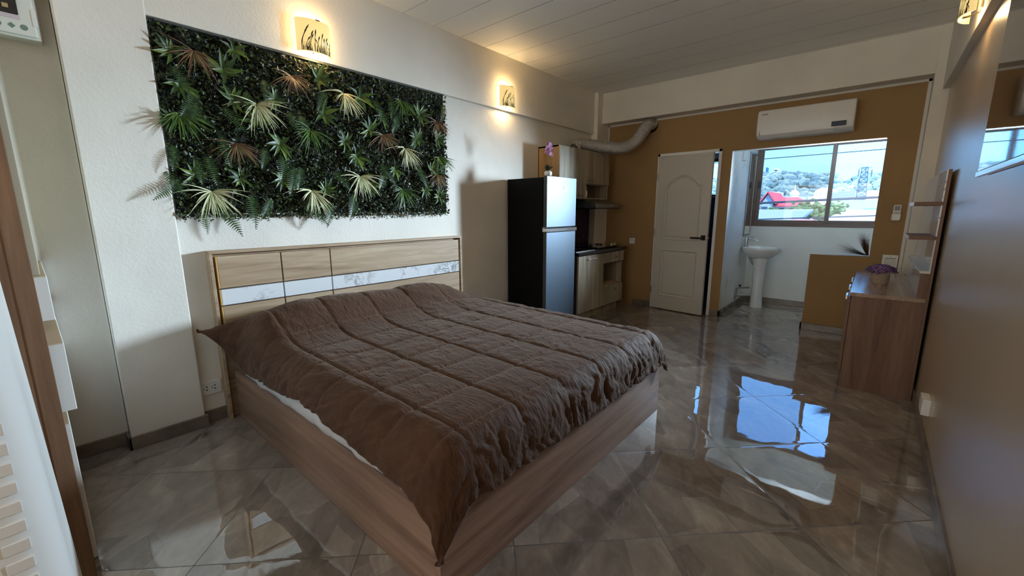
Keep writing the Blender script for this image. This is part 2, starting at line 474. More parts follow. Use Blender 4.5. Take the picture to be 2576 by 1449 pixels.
def atx(px, py, X):
    v = ray(px, py); return CAM+v*((X-CAM.x)/v.x)

# ------------------------------------------------------------------ room shell
LW, RW, FW, OW, CZ = 0.0, 3.38, 5.473, 6.75, 2.83
struct('floor', MB().box(-.4, 3.7, -2.6, 6.95, -.12, 0), M_FLOOR)
struct('ceiling', MB().box(-.4, 3.7, -2.6, 6.95, CZ, CZ+.2), M_CEIL)
struct('wall_left', MB().box(-.3, 0, .22, 6.95, 0, CZ).box(-.3, -.05, -2.6, .22, 0, CZ), M_WALL)
struct('wall_right', MB().box(RW, RW+.2, -2.6, 6.95, 0, CZ), M_OCHRE_R)
# far wall: ochre towards the room, white elsewhere
fw = MB()
for b in ((-.01, .82, 0, CZ), (.82, 1.58, 2.01, CZ), (1.58, 1.69, 0, CZ), (1.69, 3.03, 1.975, CZ), (3.03, 3.39, 0, CZ)):
    fw.box(b[0], b[1], FW, FW+.1, b[2], b[3], 0, front=1)
fw.box(2.545, 3.03, FW, FW+.1, 0, .835, 1)
# the duct hole is a flat dark disc, not a recess
struct('wall_far', fw, [M_NOOK, M_OCHRE])
struct('wall_partition', MB().box(1.58, 1.69, FW+.1, OW, 0, CZ), M_PEEL)
ow = MB()
for b in ((-.3, .86, 0, CZ), (.86, 1.45, 0, 1.50), (.86, 1.45, 2.04, CZ), (1.45, 1.72, 0, CZ), (1.72, 3.38, 0, 1.09), (1.72, 3.38, 2.17, CZ)):
    ow.box(b[0], b[1], OW, OW+.15, b[2], b[3])
struct('wall_outer', ow, M_NOOK)
struct('wall_bathroom_tiles', MB().box(0, 1.58, OW-.01, OW-.002, 0, 1.49).box(.0, .01, FW+.1, OW, 0, CZ-.01), plain('bathroom_navy', (30, 28, 48), .3))['kind'] = 'structure'
rw = MB()
for b in ((-.3, .6, 0, CZ), (3.1, 3.7, 0, CZ), (.6, 3.1, 0, .8), (.6, 3.1, 2.2, CZ)):
    rw.box(b[0], b[1], -2.75, -2.6, b[2], b[3])
struct('wall_rear', rw, M_WALL)
# pilaster beside the bed, beams, corner columns
struct('trim_1', MB().box(-.04, .05, .22, .56, 0, CZ), M_WALL, bevel=.006)
struct('trim_2', MB().box(-.04, .036, .0, 5.2, 2.31, CZ), M_BEAM, bevel=.004)
struct('trim_3', MB().box(-.02, .09, 5.16, FW+.02, 0, CZ), M_BEAM, bevel=.004)
struct('trim_4', MB().box(.07, 3.31, 5.285, FW+.02, 2.45, CZ), M_BEAM, bevel=.004)
struct('trim_5', MB().box(3.275, 3.40, 5.275, FW+.02, 0, CZ), M_BEAM, bevel=.006)
struct('trim_6', MB().box(3.337, 3.40, -2.6, 5.28, 2.31, CZ), M_BEAM, bevel=.004)
struct('trim_7', MB().box(.09, 3.275, FW-.004, FW+.01, 2.43, 2.452).box(3.252, 3.276, FW-.004, FW+.01, .08, 2.45).box(.088, .105, FW-.004, FW+.01, .85, 2.45), M_WHITE_M)
# baseboards
H = .075
struct('baseboard_left', MB().box(-.01, .012, .56, 5.16, 0, H).box(-.06, -.038, -.02, .22, 0, H).box(.04, .064, .206, .574, 0, H).box(-.05, .064, .206, .22, 0, H), M_SKIRT, bevel=.003)
struct('baseboard_far', MB().box(.56, .815, FW-.014, FW+.02, 0, H).box(1.582, 1.704, FW-.014, FW+.02, 0, H).box(1.68, 1.704, FW-.014, OW, 0, H).box(2.531, 3.26, FW-.014, FW+.02, 0, H).box(2.531, 2.55, FW-.014, FW+.1, 0, H).box(1.70, 3.38, OW-.014, OW+.01, 0, H), M_SKIRT, bevel=.003)
struct('baseboard_right', MB().box(3.366, 3.39, -2.6, 5.28, 0, H), M_SKIRT, bevel=.003)

# ---- bathroom door
d = bpy.data.objects.new('door_1', None); COL.objects.link(d); d.location = (.85, 5.46, 0); d['kind'] = 'structure'
bpy.context.view_layer.update()
fr = MB().box(.815, .848, FW-.012, FW+.11, 0, 2.012).box(1.547, 1.582, FW-.012, FW+.11, 0, 2.012).box(.815, 1.582, FW-.012, FW+.11, 1.978, 2.012)
build('door_frame', fr, M_WHITE, d, bevel=.003)
ang = math.radians(-6.5)
HX, HY = .85, 5.455
dx = Vector((math.cos(ang), math.sin(ang), 0)); dn = Vector((math.sin(ang), -math.cos(ang), 0))   # dn: towards the room
def DP(u, w, z): return Vector((HX, HY, 0))+dx*u+dn*w+Vector((0, 0, z))
DW, DH = .682, 1.968
leafm = MB()
# leaf with moulded panels: height field on the room side
NU, NZ = 90, 240
def smooth(a, b, x):
    t = max(0, min(1, (x-a)/(b-a))); return t*t*(3-2*t)
def moulding(u, z):
    """depth profile of the two pressed panels"""
    h = 0
    def prof(dist):     # dist: inside positive
        if dist < -.004: return 0
        if dist < .014: return .007*math.sin(math.pi*(dist+.004)/.018)
        if dist < .040: return -.010*math.sin(math.pi*(dist-.014)/.026)
        return 0
    # lower panel
    dl = min(u-.105, .58-u, z-.19, .80-z)
    # upper panel with arched top
    s = (u-.3425)/.2375
    if abs(s) < 1: top = 1.605+.125*math.cos(math.pi/2*min(1, abs(s)/.84))**.85 if abs(s) < .84 else 1.605
    else: top = 1.605
    du = min(u-.105, .58-u, z-.93, (top-z)*.9)
    for q in (dl, du): h += prof(q)
    return h
rows = [[DP(DW*i/NU, .0365+moulding(DW*i/NU, .012+(DH-.012)*j/NZ), .012+(DH-.012)*j/NZ) for i in range(NU+1)] for j in range(NZ+1)]
leafm.grid(rows)
back = [DP(0, 0, .012), DP(DW, 0, .012), DP(DW, 0, DH), DP(0, 0, DH)]
fb = [DP(0, .0365, .012), DP(DW, .0365, .012), DP(DW, .0365, DH), DP(0, .0365, DH)]
leafm.add(back+fb, [(0, 1, 2, 3), (0, 1, 5, 4), (1, 2, 6, 5), (2, 3, 7, 6), (3, 0, 4, 7)])
dl_ = build('door_leaf', leafm, M_DOOR, d, smooth=True, recalc=False)
hm = MB()
ex = (dx, dn, Vector((0, 0, 1)))
hm.obox(DP(.638, .043, .972), *ex, .026, .007, .03)
hm.tube([DP(.638, .05, .972), DP(.638, .085, .972)], .011)
hm.obox(DP(.575, .085, .968), *ex, .075, .007, .011)
build('door_handle', hm, M_DARKMETAL, dl_, bevel=.002)
build('latch', MB().obox(DP(DW+.004, .018, .972), *ex, .010, .009, .012).obox(DP(DW+.001, .018, .972), *ex, .002, .012, .05), M_STEEL, dl_, bevel=.001)
build('door_closer_plate', MB().obox(DP(.60, .039, 1.925), *ex, .02, .002, .006), M_STEEL, dl_)
for z in (.25, 1.02, 1.72):
    build('hinge', MB().tube([DP(-.006, .04, z-.045), DP(-.006, .04, z+.045)], .007), M_STEEL, d)

# ---- balcony window
w = bpy.data.objects.new('window_1', None); COL.objects.link(w); w.location = (2.55, OW+.02, 1.09); w['kind'] = 'structure'
bpy.context.view_layer.update()
wy0, wy1 = OW-.005, OW+.09
build('window_frame', MB().box(1.70, 3.38, wy0, wy1, 1.078, 1.118).box(1.70, 3.38, wy0, wy1, 2.145, 2.185).box(1.70, 1.735, wy0, wy1, 1.118, 2.145).box(3.345, 3.38, wy0, wy1, 1.118, 2.145), M_ALU, w, bevel=.003)
def sash(x0, x1, y, g, nm):
    t = .045
    s = build(nm, MB().box(x0, x0+t, y, y+.028, 1.118, 2.145).box(x1-t, x1, y, y+.028, 1.118, 2.145).box(x0+t, x1-t, y, y+.028, 1.118, 1.118+t).box(x0+t, x1-t, y, y+.028, 2.145-t, 2.145), M_ALU, w, bevel=.002)
    build('pane', MB().box(x0+t, x1-t, y+.012, y+.016, 1.118+t, 2.145-t), g, s)
    return s
s1 = sash(1.735, 2.575, OW+.005, M_GLASS_SCREEN, 'sash')
s2 = sash(2.53, 3.345, OW+.045, M_GLASS, 'sash')
build('sash_catch', MB().box(1.745, 1.775, OW-.012, OW+.005, 1.60, 1.69), M_BLACK, s1, bevel=.003)
w2 = bpy.data.objects.new('window_2', None); COL.objects.link(w2); w2.location = (1.15, OW+.02, 1.5); w2['kind'] = 'structure'
bpy.context.view_layer.update()
build('window_frame', MB().box(.86, 1.45, OW+.0, OW+.06, 1.50, 1.53).box(.86, 1.45, OW, OW+.06, 2.0, 2.04).box(.86, .89, OW, OW+.06, 1.53, 2.0).box(1.42, 1.45, OW, OW+.06, 1.53, 2.0), M_ALU, w2)
build('pane', MB().box(.89, 1.42, OW+.03, OW+.034, 1.53, 2.0), M_GLASS, w2)
w3 = bpy.data.objects.new('added_rear_window', None); COL.objects.link(w3); w3.location = (1.85, -2.6, .8); w3['kind'] = 'structure'  # unseen rear window, made up to go with the fill lamp
bpy.context.view_layer.update()
build('window_frame', MB().box(.6, 3.1, -2.66, -2.58, .8, .84).box(.6, 3.1, -2.66, -2.58, 2.16, 2.2).box(.6, .64, -2.66, -2.58, .84, 2.16).box(3.06, 3.1, -2.66, -2.58, .84, 2.16).box(1.83, 1.87, -2.66, -2.58, .84, 2.16), M_ALU, w3)
build('pane', MB().box(.64, 3.06, -2.63, -2.625, .84, 2.16), plain('frosted_pane', (220, 222, 224), .5), w3)

# ------------------------------------------------------------------ bed
bed = thing('double_bed', 'wide wooden bed with low panelled rails and tall headboard against the left wall', 'bed', (1.05, 1.66, 0))
BY0, BY1, BX1 = .735, 2.575, 2.075
hb = build('headboard', MB().box(.0, .035, .682, 2.69, .0, 1.07).box(.035, .075, .682, .70, 0, 1.07).box(.035, .075, 2.672, 2.69, 0, 1.07).box(.035, .075, .70, 2.672, 1.052, 1.07), M_HEAD, bed, bevel=.002)
cols = [(.722, 1.076), (1.084, 1.409), (1.417, 2.652)]
for (a, b) in cols:
    build('headboard_panel', MB().box(.035, .072, a, b, .842, 1.036), M_HEAD, hb, bevel=.0015)
    build('marble_strip', MB().box(.035, .072, a, b, .737, .834), M_MARBLE, hb, bevel=.0015, label='white marble patterned strip')
    build('headboard_panel', MB().box(.035, .072, a, b, .50, .729), M_HEAD, hb, bevel=.0015)
build('panel_edge', MB().box(.036, .0715, .714, .7215, .842, 1.036).box(.036, .0715, .714, .7215, .737, .834).box(.036, .0715, .714, .7215, .56, .729), M_WARMEDGE, hb, label='pale yellow panel edge')
build('side_rail', MB().box(.075, BX1-.02, BY0, BY0+.025, 0.0, .31), M_BED_X, bed, bevel=.002)
build('side_rail', MB().box(.075, BX1-.02, BY1-.025, BY1, 0.0, .31), M_BED_X, bed, bevel=.002)
build('footboard', MB().box(BX1-.02, BX1+.005, BY0, BY1, 0.0, .31), M_BED_Y, bed, bevel=.002)
build('slat_base', MB().box(.075, BX1-.02, BY0+.025, BY1-.025, .14, .17), M_BED_X, bed)
mat = thing('mattress', 'thick white mattress set inside the wooden bed frame', 'mattress', (1.05, 1.66, .17))
rings = []
def rrect(x0, x1, y0, y1, r, z, n=8):
    pts = []
    for cx, cy, a0 in ((x1-r, y1-r, 0), (x0+r, y1-r, 90), (x0+r, y0+r, 180), (x1-r, y0+r, 270)):
        for k in range(n+1):
            a = math.radians(a0+90*k/n); pts.append((cx+r*math.cos(a), cy+r*math.sin(a), z))
    return pts
for z, ins in ((.17, .02), (.19, .004), (.22, 0), (.40, .012), (.47, .04), (.515, .09)):
    rings.append(rrect(.08+ins, 2.04-ins*.8, .772+ins, 2.54-ins, .06, z))
build('mattress_core', MB().ring_loft(rings), M_SHEET, mat, smooth=True)
# loose sheet edge that bulges over the rail
sm = MB(); rows = []
random.seed(3)
def tab(x, T):
    if x <= T[0][0]: return T[0][1]
    for (a, b), (c, d_) in zip(T, T[1:]):
        if x <= c: 
            t = (x-a)/(c-a); t = t*t*(3-2*t)*.5+t*.5; return b+(d_-b)*t
    return T[-1][1]
for i in range(161):
    x = .20+1.83*i/160
    wv = .010*math.sin(x*17)+.006*math.sin(x*41+1)+.004*noise.noise((x*30, 0, 0))
    row = []
    for j in range(13):
        t = j/12
        y = .782-.032*math.sin(t*math.pi*.85)-wv*math.sin(t*math.pi)*.9
        z = .43-.135*t+.006*math.sin(x*23)*t
        if t > .8: y = max(y, .744)
        row.append((x, min(y, .775), z))
    rows.append(row)
sm.grid(rows)
build('fitted_sheet', sm, M_SHEET, mat, smooth='all')

# comforter
PY = [(.45, .05), (.56, .085), (.64, .10), (.76, .135), (.89, .155), (1.08, .185), (1.25, .185), (1.49, .175), (1.75, .158), (1.9, .17), (2.05, .168), (2.2, .135), (2.38, .055), (2.5, .01), (2.7, 0)]
def Htop(x, y):
    px = math.exp(-((x-.36)/.20)**2) if x > .36 else math.exp(-((x-.36)/.33)**2)
    h = .562+tab(y, PY)*px
    h += .010*math.sin(x*1.7+.6)*(1-px)
    return h
NE_Y = [(.10, .575), (.13, .60), (.19, .675), (.26, .712), (.4, .72), (1.0, .715), (1.5, .705), (1.9, .705), (2.2, .70)]
NE_Z = [(.10, .615), (.13, .60), (.19, .50), (.26, .40), (.33, .372), (.585, .392), (.84, .405), (1.146, .44), (1.3, .436), (1.46, .425), (1.63, .412), (1.78, .40), (1.90, .385), (2.2, .34)]
XL = [.57, .81, 1.05, 1.29, 1.535, 1.775, 2.005]
YL = [.885, 1.172, 1.48, 1.786, 2.083, 2.41]
def quilt(x, y):
    g = 0; dxm = min(abs(x-l) for l in XL) if x > .3 else abs(x-.57); dym = min(abs(y-l) for l in YL)
    g -= .0085*math.exp(-(dxm/.008)**2)*(1 if x < 2.04 else .3); g -= .008*math.exp(-(dym/.007)**2)
    puff = (1-math.exp(-(min(dxm, .2)/.05)))*(1-math.exp(-(min(dym, .2)/.05)))
    return g+.007*puff
def nz(x, y, z=0): return noise.noise(Vector((x, y, z)))
def wrk(x, y):
    # shallow creases: mostly along Y near the middle, knitted texture
    a = nz(x*11+3*nz(x*3, y*3), y*5+2*nz(y*4, x*2, 5), 1.3)
    b = nz(x*26, y*15, 7.7); c = nz(x*50, y*36, 2.2)
    k = 1-abs(a)*2
    amp = .35+.65*smooth(.15, .6, .5+nz(x*2.2, y*2.2, 9))
    return (.0040*(k-.5)+.0036*b+.0018*c)*amp
AX0, AX1 = .10, 2.005
a_s = [AX0+(AX1-AX0)*i/170 for i in range(171)]
NA, NB = 34, 30
rows = []
YF0, YF1 = .875, 2.46
b_top = [YF0+(YF1-YF0)*j/150 for j in range(151)]
def ypos(j, x):
    """returns (y, dropfactor 0..1, side)"""
    if j < NB:
        th = (1-j/NB)*math.pi/2; ye = tab(x, NE_Y); return YF0-(YF0-ye)*math.sin(th), 1-math.cos(th), -1, 1-j/NB
    j -= NB
    if j <= 150: return b_top[j], 0, 0, 0
    j -= 150; th = j/22*math.pi/2; return YF1+(2.585-YF1)*math.sin(th), 1-math.cos(th), 1, j/22
for i in range(171+NA):
    if i < 171: xx = a_s[i]; fx = 0; tx = 0
    else: th = (i-170)/NA*math.pi/2; tx = (i-170)/NA; xx = AX1+(2.118-AX1)*math.sin(th); fx = 1-math.cos(th)
    row = []
    for j in range(NB+151+22):
        y, fy, sd, ty = ypos(j, xx if i < 171 else AX1+.03)
        x0 = xx
        H0 = Htop(min(xx, AX1), y)
        # cloth coordinates for pattern
        cx = xx if i < 171 else AX1+.27*tx
        cy = y if sd == 0 else (YF0-.22*ty if sd < 0 else YF1+.2*ty)
        if sd < 0: ze = tab(xx, NE_Z); dy_ = (H0-ze)*fy
        elif sd > 0: dy_ = (.17 if xx > .6 else .17*smooth(.1, .6, xx)+.08)*fy
        else: dy_ = 0
        dx_ = (H0-.342)*fx if fx else 0
        if sd < 0 and fx: 
            sy = math.sin(ty*math.pi/2)**1.5; sx = math.sin(tx*math.pi/2)**1.5
            fy2 = fy*(1-fx)+sy*fx; fx2 = fx*(1-fy)+sx*fy
            z = H0-(H0-.342)*fx2-(H0-.365)*fy2*(1-.26*fx2)
        elif sd > 0 and fx: z = H0-dx_-dy_*(1-.62*fx*1.0)
        else: z = H0-dx_-dy_
        q = quilt(cx, cy)*(1-.7*tx)*(1-.6*ty)+wrk(cx, cy)
        # scalloped hem
        z += (.004*math.sin(y*31)+.006*nz(y*9, 3))*tx**3
        p = Vector((x0, y, z))
        # outward normal approx
        nx = math.sin(tx*math.pi/2)*.9; ny = math.sin(ty*math.pi/2)*sd; nzv = math.cos(tx*math.pi/2)*math.cos(ty*math.pi/2)+.05
        nrm = Vector((nx, ny, nzv)).normalized()
        # gathers hanging at the foot
        if tx > 0 or (i > 163 and sd == 0):
            t2 = smooth(0, .75, tx)
            u = y*1.0
            g = 1-abs(nz(u*17+1.6*nz(u*4, tx*3), tx*1.9, 4))*2.2
            g2 = 1-abs(nz(u*38+2*nz(u*6, tx*4, 5), tx*3+u*3, 8))*2.0
            q += t2*(.011*(g-.6)+.007*(g2-.6))*(1 if y > .85 else .35)
        if sd < 0 and tx < .5:
            t3 = smooth(0, .8, ty)
            g = 1-abs(nz(cx*8+ty*2.4+1.3*nz(cx*3, ty*3), ty*1.5, 14))*2.2
            g2 = 1-abs(nz(cx*15+ty*5, ty*2, 3))*2.0
            q += t3*(.012*(g-.55)+.006*(g2-.6))
        if sd > 0:
            q += ty*.010*nz(cx*22, ty*2, 31)
        # hem roll
        if ty > .9 or tx > .93: q += .004
        p += nrm*q
        if i < 8 and sd <= 0: p.x += .0
        row.append(p)
    rows.append(row)
qm = MB(); qm.grid(rows)
qo = build('comforter', qm, M_QUILT, loc=(1.1, 1.6, .56), smooth='all')
so = qo.modifiers.new('thick', 'SOLIDIFY'); so.thickness = .016; so.offset = -1
tag(qo, 'quilted dark brown comforter spread over the bed and mattress', 'comforter')

# ------------------------------------------------------------------ refrigerator
fg = thing('refrigerator', 'tall two door refrigerator with black side and silver front beside the kitchen cupboards', 'refrigerator', (.29, 3.675, 0))
FY0, FY1 = 3.405, 3.945
build('cabinet_body', MB().box(.03, .497, FY0, FY1, .02, 1.628), M_BLACKSIDE, fg, bevel=.006)
def fdoor(nm, z0, z1):
    prof = []
    rings = []
    o = MB().box(.505, .548, FY0, FY1, z0, z1)
    o2 = build(nm, o, M_GREYSEAL, fg, bevel=.006)
    # slightly bowed steel skin
    rows = []
    for a in range(13):
        y = FY0+.004+(FY1-FY0-.008)*a/12; bow = .007*(1-((a-6)/6)**2)
        rows.append([(.5485+bow, y, z0+.004), (.5485+bow, y, z1-.004)])
    m = MB().grid(rows)
    n = 13
    m.add([(.548, FY0+.004, z0+.004), (.548, FY0+.004, z1-.004)], [])
    build('steel_skin', m, M_FRIDGE, o2, smooth='all', label='brushed silver front')
    return o2
fd1 = fdoor('freezer_door', 1.135, 1.64); fd2 = fdoor('fridge_door', .05, 1.085)
build('door_handle', MB().box(.50, .566, FY0-.005, FY1, 1.088, 1.126), plain('pale_chrome', (196, 196, 198), .12, .9), fd2, bevel=.004)
for y in (FY0+.05, FY1-.05): build('foot', MB().lathe([(.02, 0), (.02, .03)], (.45, y, 0), 12), M_BLACK, fg)
# small badge lettering on the freezer door
def text_mesh(name, s, size, mat, parent, origin, xdir, ydir, depth=.001):
    cu = bpy.data.curves.new(name, 'FONT'); cu.body = s; cu.size = size; cu.extrude = depth; cu.align_x = 'CENTER'; cu.align_y = 'CENTER'
    to = bpy.data.objects.new(name+'_tmp', cu); COL.objects.link(to)
    dg = bpy.context.evaluated_depsgraph_get(); me = bpy.data.meshes.new_from_object(to.evaluated_get(dg))
    bpy.data.objects.remove(to); bpy.data.curves.remove(cu)
    xd = Vector(xdir).normalized(); yd = Vector(ydir).normalized(); zd = xd.cross(yd)
    mb = MB(); mb.add([Vector(origin)+xd*v.co.x+yd*v.co.y+zd*v.co.z for v in me.vertices], [tuple(p.vertices) for p in me.polygons])
    bpy.data.meshes.remove(me)
    return build(name, mb, mat, parent, recalc=False)
build('badge_bar', MB().box(.5575, .5582, 3.695, 3.752, 1.497, 1.506), plain('badge_silver', (230, 240, 245), .2, .3), fd1)
text_mesh('badge', 'Beko', .034, plain('badge_silver', (230, 240, 245), .2, .3), fd1, (.5585, 3.725, 1.53), (0, 1, 0), (0, 0, 1))

# orchid on the refrigerator
orc = thing('potted_orchid', 'pink orchid in a small round white pot on top of the refrigerator', 'orchid', (.50, 3.49, 1.64))
oc = (.50, 3.49, 1.64)
pot = build('pot', MB().lathe([(.018, 0), (.032, .006), (.040, .022), (.038, .040), (.026, .052), (.02, .055), (.018, .048)], oc, 24), M_CERAMIC, orc, smooth=True)
def leafblade(base, direction, length, width, bend, n=8, upv=Vector((0, 0, 1)), fold=.1):
    """a curved leaf as a quad strip; returns verts, faces"""
    dvec = Vector(direction).normalized(); side = dvec.cross(upv)
    if side.length < 1e-3: side = dvec.cross(Vector((1, 0, 0)))
    side.normalize(); p = Vector(base); vs = []; fs = []
    dirv = dvec.copy()
    for i in range(n+1):
        t = i/n; wd = width*math.sin(math.pi*min(1, .12+.88*t)**.8)*.5 if i < n else .0005
        nrm = side.cross(dirv).normalized()
        vs += [p-side*wd+nrm*fold*wd, p, p+side*wd+nrm*fold*wd]
        dirv = (dirv+Vector(bend)*(1/n)).normalized(); p = p+dirv*(length/n)
        if i: 
            o = 3*(i-1); fs += [(o, o+1, o+4, o+3), (o+1, o+2, o+5, o+4)]
    return vs, fs
lm = MB()
lm.add(*leafblade((.50, 3.485, 1.69), (.25, -.45, .75), .105, .05, (.15, -.35, -.6)))
lm.add(*leafblade((.50, 3.495, 1.69), (.0, .5, .7), .10, .045, (.0, .5, -.45)))
build('leaf', lm, plain('orchid_leaf', (26, 46, 22), .35), orc, smooth='all')
stem = [(.50, 3.49, 1.69), (.495, 3.495, 1.76), (.50, 3.50, 1.83), (.505, 3.49, 1.90), (.51, 3.475, 1.955), (.515, 3.46, 1.975)]
build('stem', MB().tube(stem, .003, 6), plain('stem_green', (92, 96, 40), .6), orc, smooth=True)
M_PETAL = leaf('orchid_petals', [(0, (150, 80, 150)), (.4, (196, 130, 190)), (.8, (232, 190, 222)), (1, (120, 50, 110))])
random.seed(5)
def flower(c, r, mb, nrm):
    nrm = Vector(nrm).normalized(); t1 = nrm.orthogonal().normalized(); t2 = nrm.cross(t1)
    for k in range(5):
        a = 2*math.pi*k/5+random.random()*.3; dr = (t1*math.cos(a)+t2*math.sin(a)+nrm*.35)
        mb.add(*leafblade(c, dr, r, r*.8, nrm*-.5, 4, nrm))
for k in range(11):
    t = k/10; yy = 3.49+.028*math.sin(k*2.3); c = (.505+.02*math.cos(k*1.7), yy+.012, 1.85+.12*t*(1 if k % 2 else .92))
    fm = MB(); flower(c, .030 if k < 9 else .018, fm, (.8, -.6+random.random()*.5, .1+.3*random.random()))
    build('flower', fm, M_PETAL, orc, smooth='all')

# ------------------------------------------------------------------ kitchen
uc = thing('upper_cabinet', 'grey oak wall cupboard hanging above the cooker hood', 'cupboard', (.15, 4.56, 1.44))
UY0, UY1, UX, UD = 3.98, 5.14, .30, 4.555
um = MB().box(0.002, UX-.018, UY0, UY0+.018, 1.44, 2.02, 1).box(.002, UX-.018, UY1-.018, UY1, 1.44, 2.02).box(.002, UX-.018, UY0, UY1, 2.002, 2.02).box(.002, UX-.018, UY0, UY1, 1.44, 1.458)
um.box(.002, UX-.018, UD-.009, UD+.009, 1.458, 2.002).box(.002, .012, UY0, UY1, 1.458, 2.002).box(.012, UX-.018, UD, UY1-.018, 1.618, 1.636)
build('carcass', um, [M_KIT, M_KIT_SIDE], uc, bevel=.001)
def bar_handle(parent, x, y0, y1, z, r=.005):
    build('handle', MB().tube([(x, y0, z), (x+.025, y0+.004, z), (x+.025, y1-.004, z), (x, y1, z)], r, 8), M_STEEL, parent, smooth=True)
c1 = build('door', MB().box(UX-.018, UX, UY0+.001, UD-.001, 1.442, 2.018), M_KIT, uc, bevel=.001)
bar_handle(c1, UX, 4.37, 4.47, 1.485)
c2 = build('door', MB().box(UX-.018, UX, UD+.001, UY1, 1.628, 2.018), M_KIT, uc, bevel=.001)
bar_handle(c2, UX, 4.60, 4.70, 1.665)
fig = thing('figurine', 'small white figurine standing in the open shelf of the wall cupboard', 'figurine', (.25, 4.60, 1.458))
build('figure_body', MB().lathe([(.018, 0), (.022, .01), (.026, .04), (.030, .06), (.022, .085), (.012, .10), (.018, .115), (.016, .13), (.010, .142), (.012, .15), (.004, .158)], (.265, 4.60, 1.458), 16), M_CERAMIC, fig, smooth=True)
build('head', MB().lathe([(.002, 0), (.012, .006), (.014, .016), (.008, .026), (.002, .028)], (.265, 4.60, 1.575), 14), M_CERAMIC, fig, smooth=True)

lc = thing('base_cabinet', 'grey oak kitchen base unit with doors, drawers and an open niche', 'cabinet', (.28, 4.58, 0))
KY0, KY1, KX, KD = 4.02, 5.15, .55, 4.61
km = MB().box(.005, KX-.02, KY0, KY0+.018, .115, .80, 1).box(.005, KX-.02, KY1-.018, KY1, .115, .80).box(.005, KX-.02, KY0, KY1, .115, .133).box(.005, KX-.02, KD-.009, KD+.009, .133, .80)
km.box(.005, .015, KY0, KY1, .133, .80).box(.015, KX-.02, KD, KY1-.018, .655, .67).box(.015, KX-.02, KD, KY1-.018, .35, .365).box(.05, KX-.07, KY0+.02, KY1-.02, 0, .115)
build('carcass', km, [M_KIT, plain('dark_panel_edge', (60, 48, 34), .6)], lc, bevel=.001)
half = (KY0+KD)/2
a1 = build('door', MB().box(KX-.02, KX, KY0+.012, half+.0, .118, .785), M_KIT, lc, bevel=.001)
a2 = build('door', MB().box(KX-.02, KX, half+.002, KD-.001, .118, .785), M_KIT, lc, bevel=.001)
M_BRIGHT = plain('bright_steel', (225, 225, 225), .3, .6)
build('handle', MB().box(KX, KX+.022, half-.10, half-.01, .737, .747), M_BRIGHT, a1, bevel=.002)
build('handle', MB().box(KX, KX+.022, half+.012, half+.11, .737, .747), M_BRIGHT, a2, bevel=.002)
dr1 = build('drawer', MB().box(KX-.02, KX, KD+.001, KY1, .655, .785), M_KIT, lc, bevel=.001)
dr2 = build('drawer', MB().box(KX-.02, KX, KD+.001, KY1, .118, .352), M_KIT, lc, bevel=.001)
bar_handle(dr1, KX, 4.84, 4.93, .72); bar_handle(dr2, KX, 4.84, 4.93, .30)
tag(build('cutting_board', MB().box(.25, .50, 4.68, 5.02, .366, .382), plain('board_wood', (178, 140, 100), .5), loc=(.37, 4.85, .366), bevel=.004), 'pale wooden board lying in the open niche of the base unit', 'cutting board')
wt_ = MB().box(.0, .585, KY0-.04, 5.16, .80, .835)
cntr = build('worktop', wt_, M_STONE, loc=(.29, 4.6, .80), bevel=.003); tag(cntr, 'black stone worktop on the kitchen base unit', 'worktop')
# sink lip and tap side
snk = thing('kitchen_sink', 'steel edged kitchen sink set in the worktop beside the refrigerator', 'sink', (.30, 4.22, .835))
build('rim', MB().box(.08, .53, 4.00, 4.012, .835, .843).box(.08, .53, 4.43, 4.442, .835, .843).box(.08, .092, 4.012, 4.43, .835, .843).box(.518, .53, 4.012, 4.43, .835, .843), M_STEEL, snk, bevel=.002)
build('bowl', MB().box(.092, .518, 4.012, 4.43, .8355, .8375), M_BLACKGLASS, snk)
hob = thing('gas_hob', 'black glass cooking hob with pale knobs at the worktop end', 'hob', (.29, 4.85, .835))
build('glass_top', MB().box(.06, .50, 4.56, 5.14, .846, .854).box(.09, .47, 4.6, 5.1, .835, .846), M_BLACKGLASS, hob, bevel=.002)
for k, y in enumerate((4.72, 4.98)):
    build('burner', MB().lathe([(.045, 0), (.045, .012), (.02, .016), (.0, .016)], (.27, y, .854), 20), M_BLACK, hob, smooth=True)
for y in (5.01, 5.09):
    build('knob', MB().lathe([(.018, 0), (.018, .006), (.011, .008), (.011, .022), (.0, .023)], (.44, y, .854), 16).box(.42, .46, y-.004, y+.004, .870, .880), plain('knob_metal', (200, 196, 186), .35, .5), hob, smooth=True)
struct('wall_tiles', MB().box(.0, .006, 3.97, 5.158, .835, 1.44), M_NAVY)
hd = thing('cooker_hood', 'slim steel cooker hood fixed under the wall cupboard', 'hood', (.24, 4.82, 1.33))
build('hood_body', MB().prism([(.002, 1.335), (.47, 1.335), (.47, 1.352), (.46, 1.385), (.31, 1.425), (.28, 1.437), (.002, 1.437)], 4.53, 5.12, 'y'), M_STEEL, hd, bevel=.002)
build('filter_tray', MB().box(.03, .475, 4.54, 5.125, 1.322, 1.335), M_BLACK, hd, bevel=.002)
build('switch_strip', MB().box(.4665, .472, 4.88, 4.95, 1.357, 1.364), M_BRIGHT, hd)
# cable hanging by the refrigerator
cb = thing('power_cable', 'white power cable with a plug hanging beside the refrigerator onto the worktop', 'cable', (.40, 4.05, .85))
build('cord', MB().tube([(.34, 3.97, 1.03), (.36, 4.0, 1.02), (.37, 4.02, .98), (.38, 4.03, .90), (.40, 4.04, .86)], .004, 8), M_WHITE, cb, smooth=True)
build('plug', MB().tube([(.40, 4.04, .865), (.405, 4.045, .842)], [.010, .014], 10), M_WHITE, cb, smooth=True)
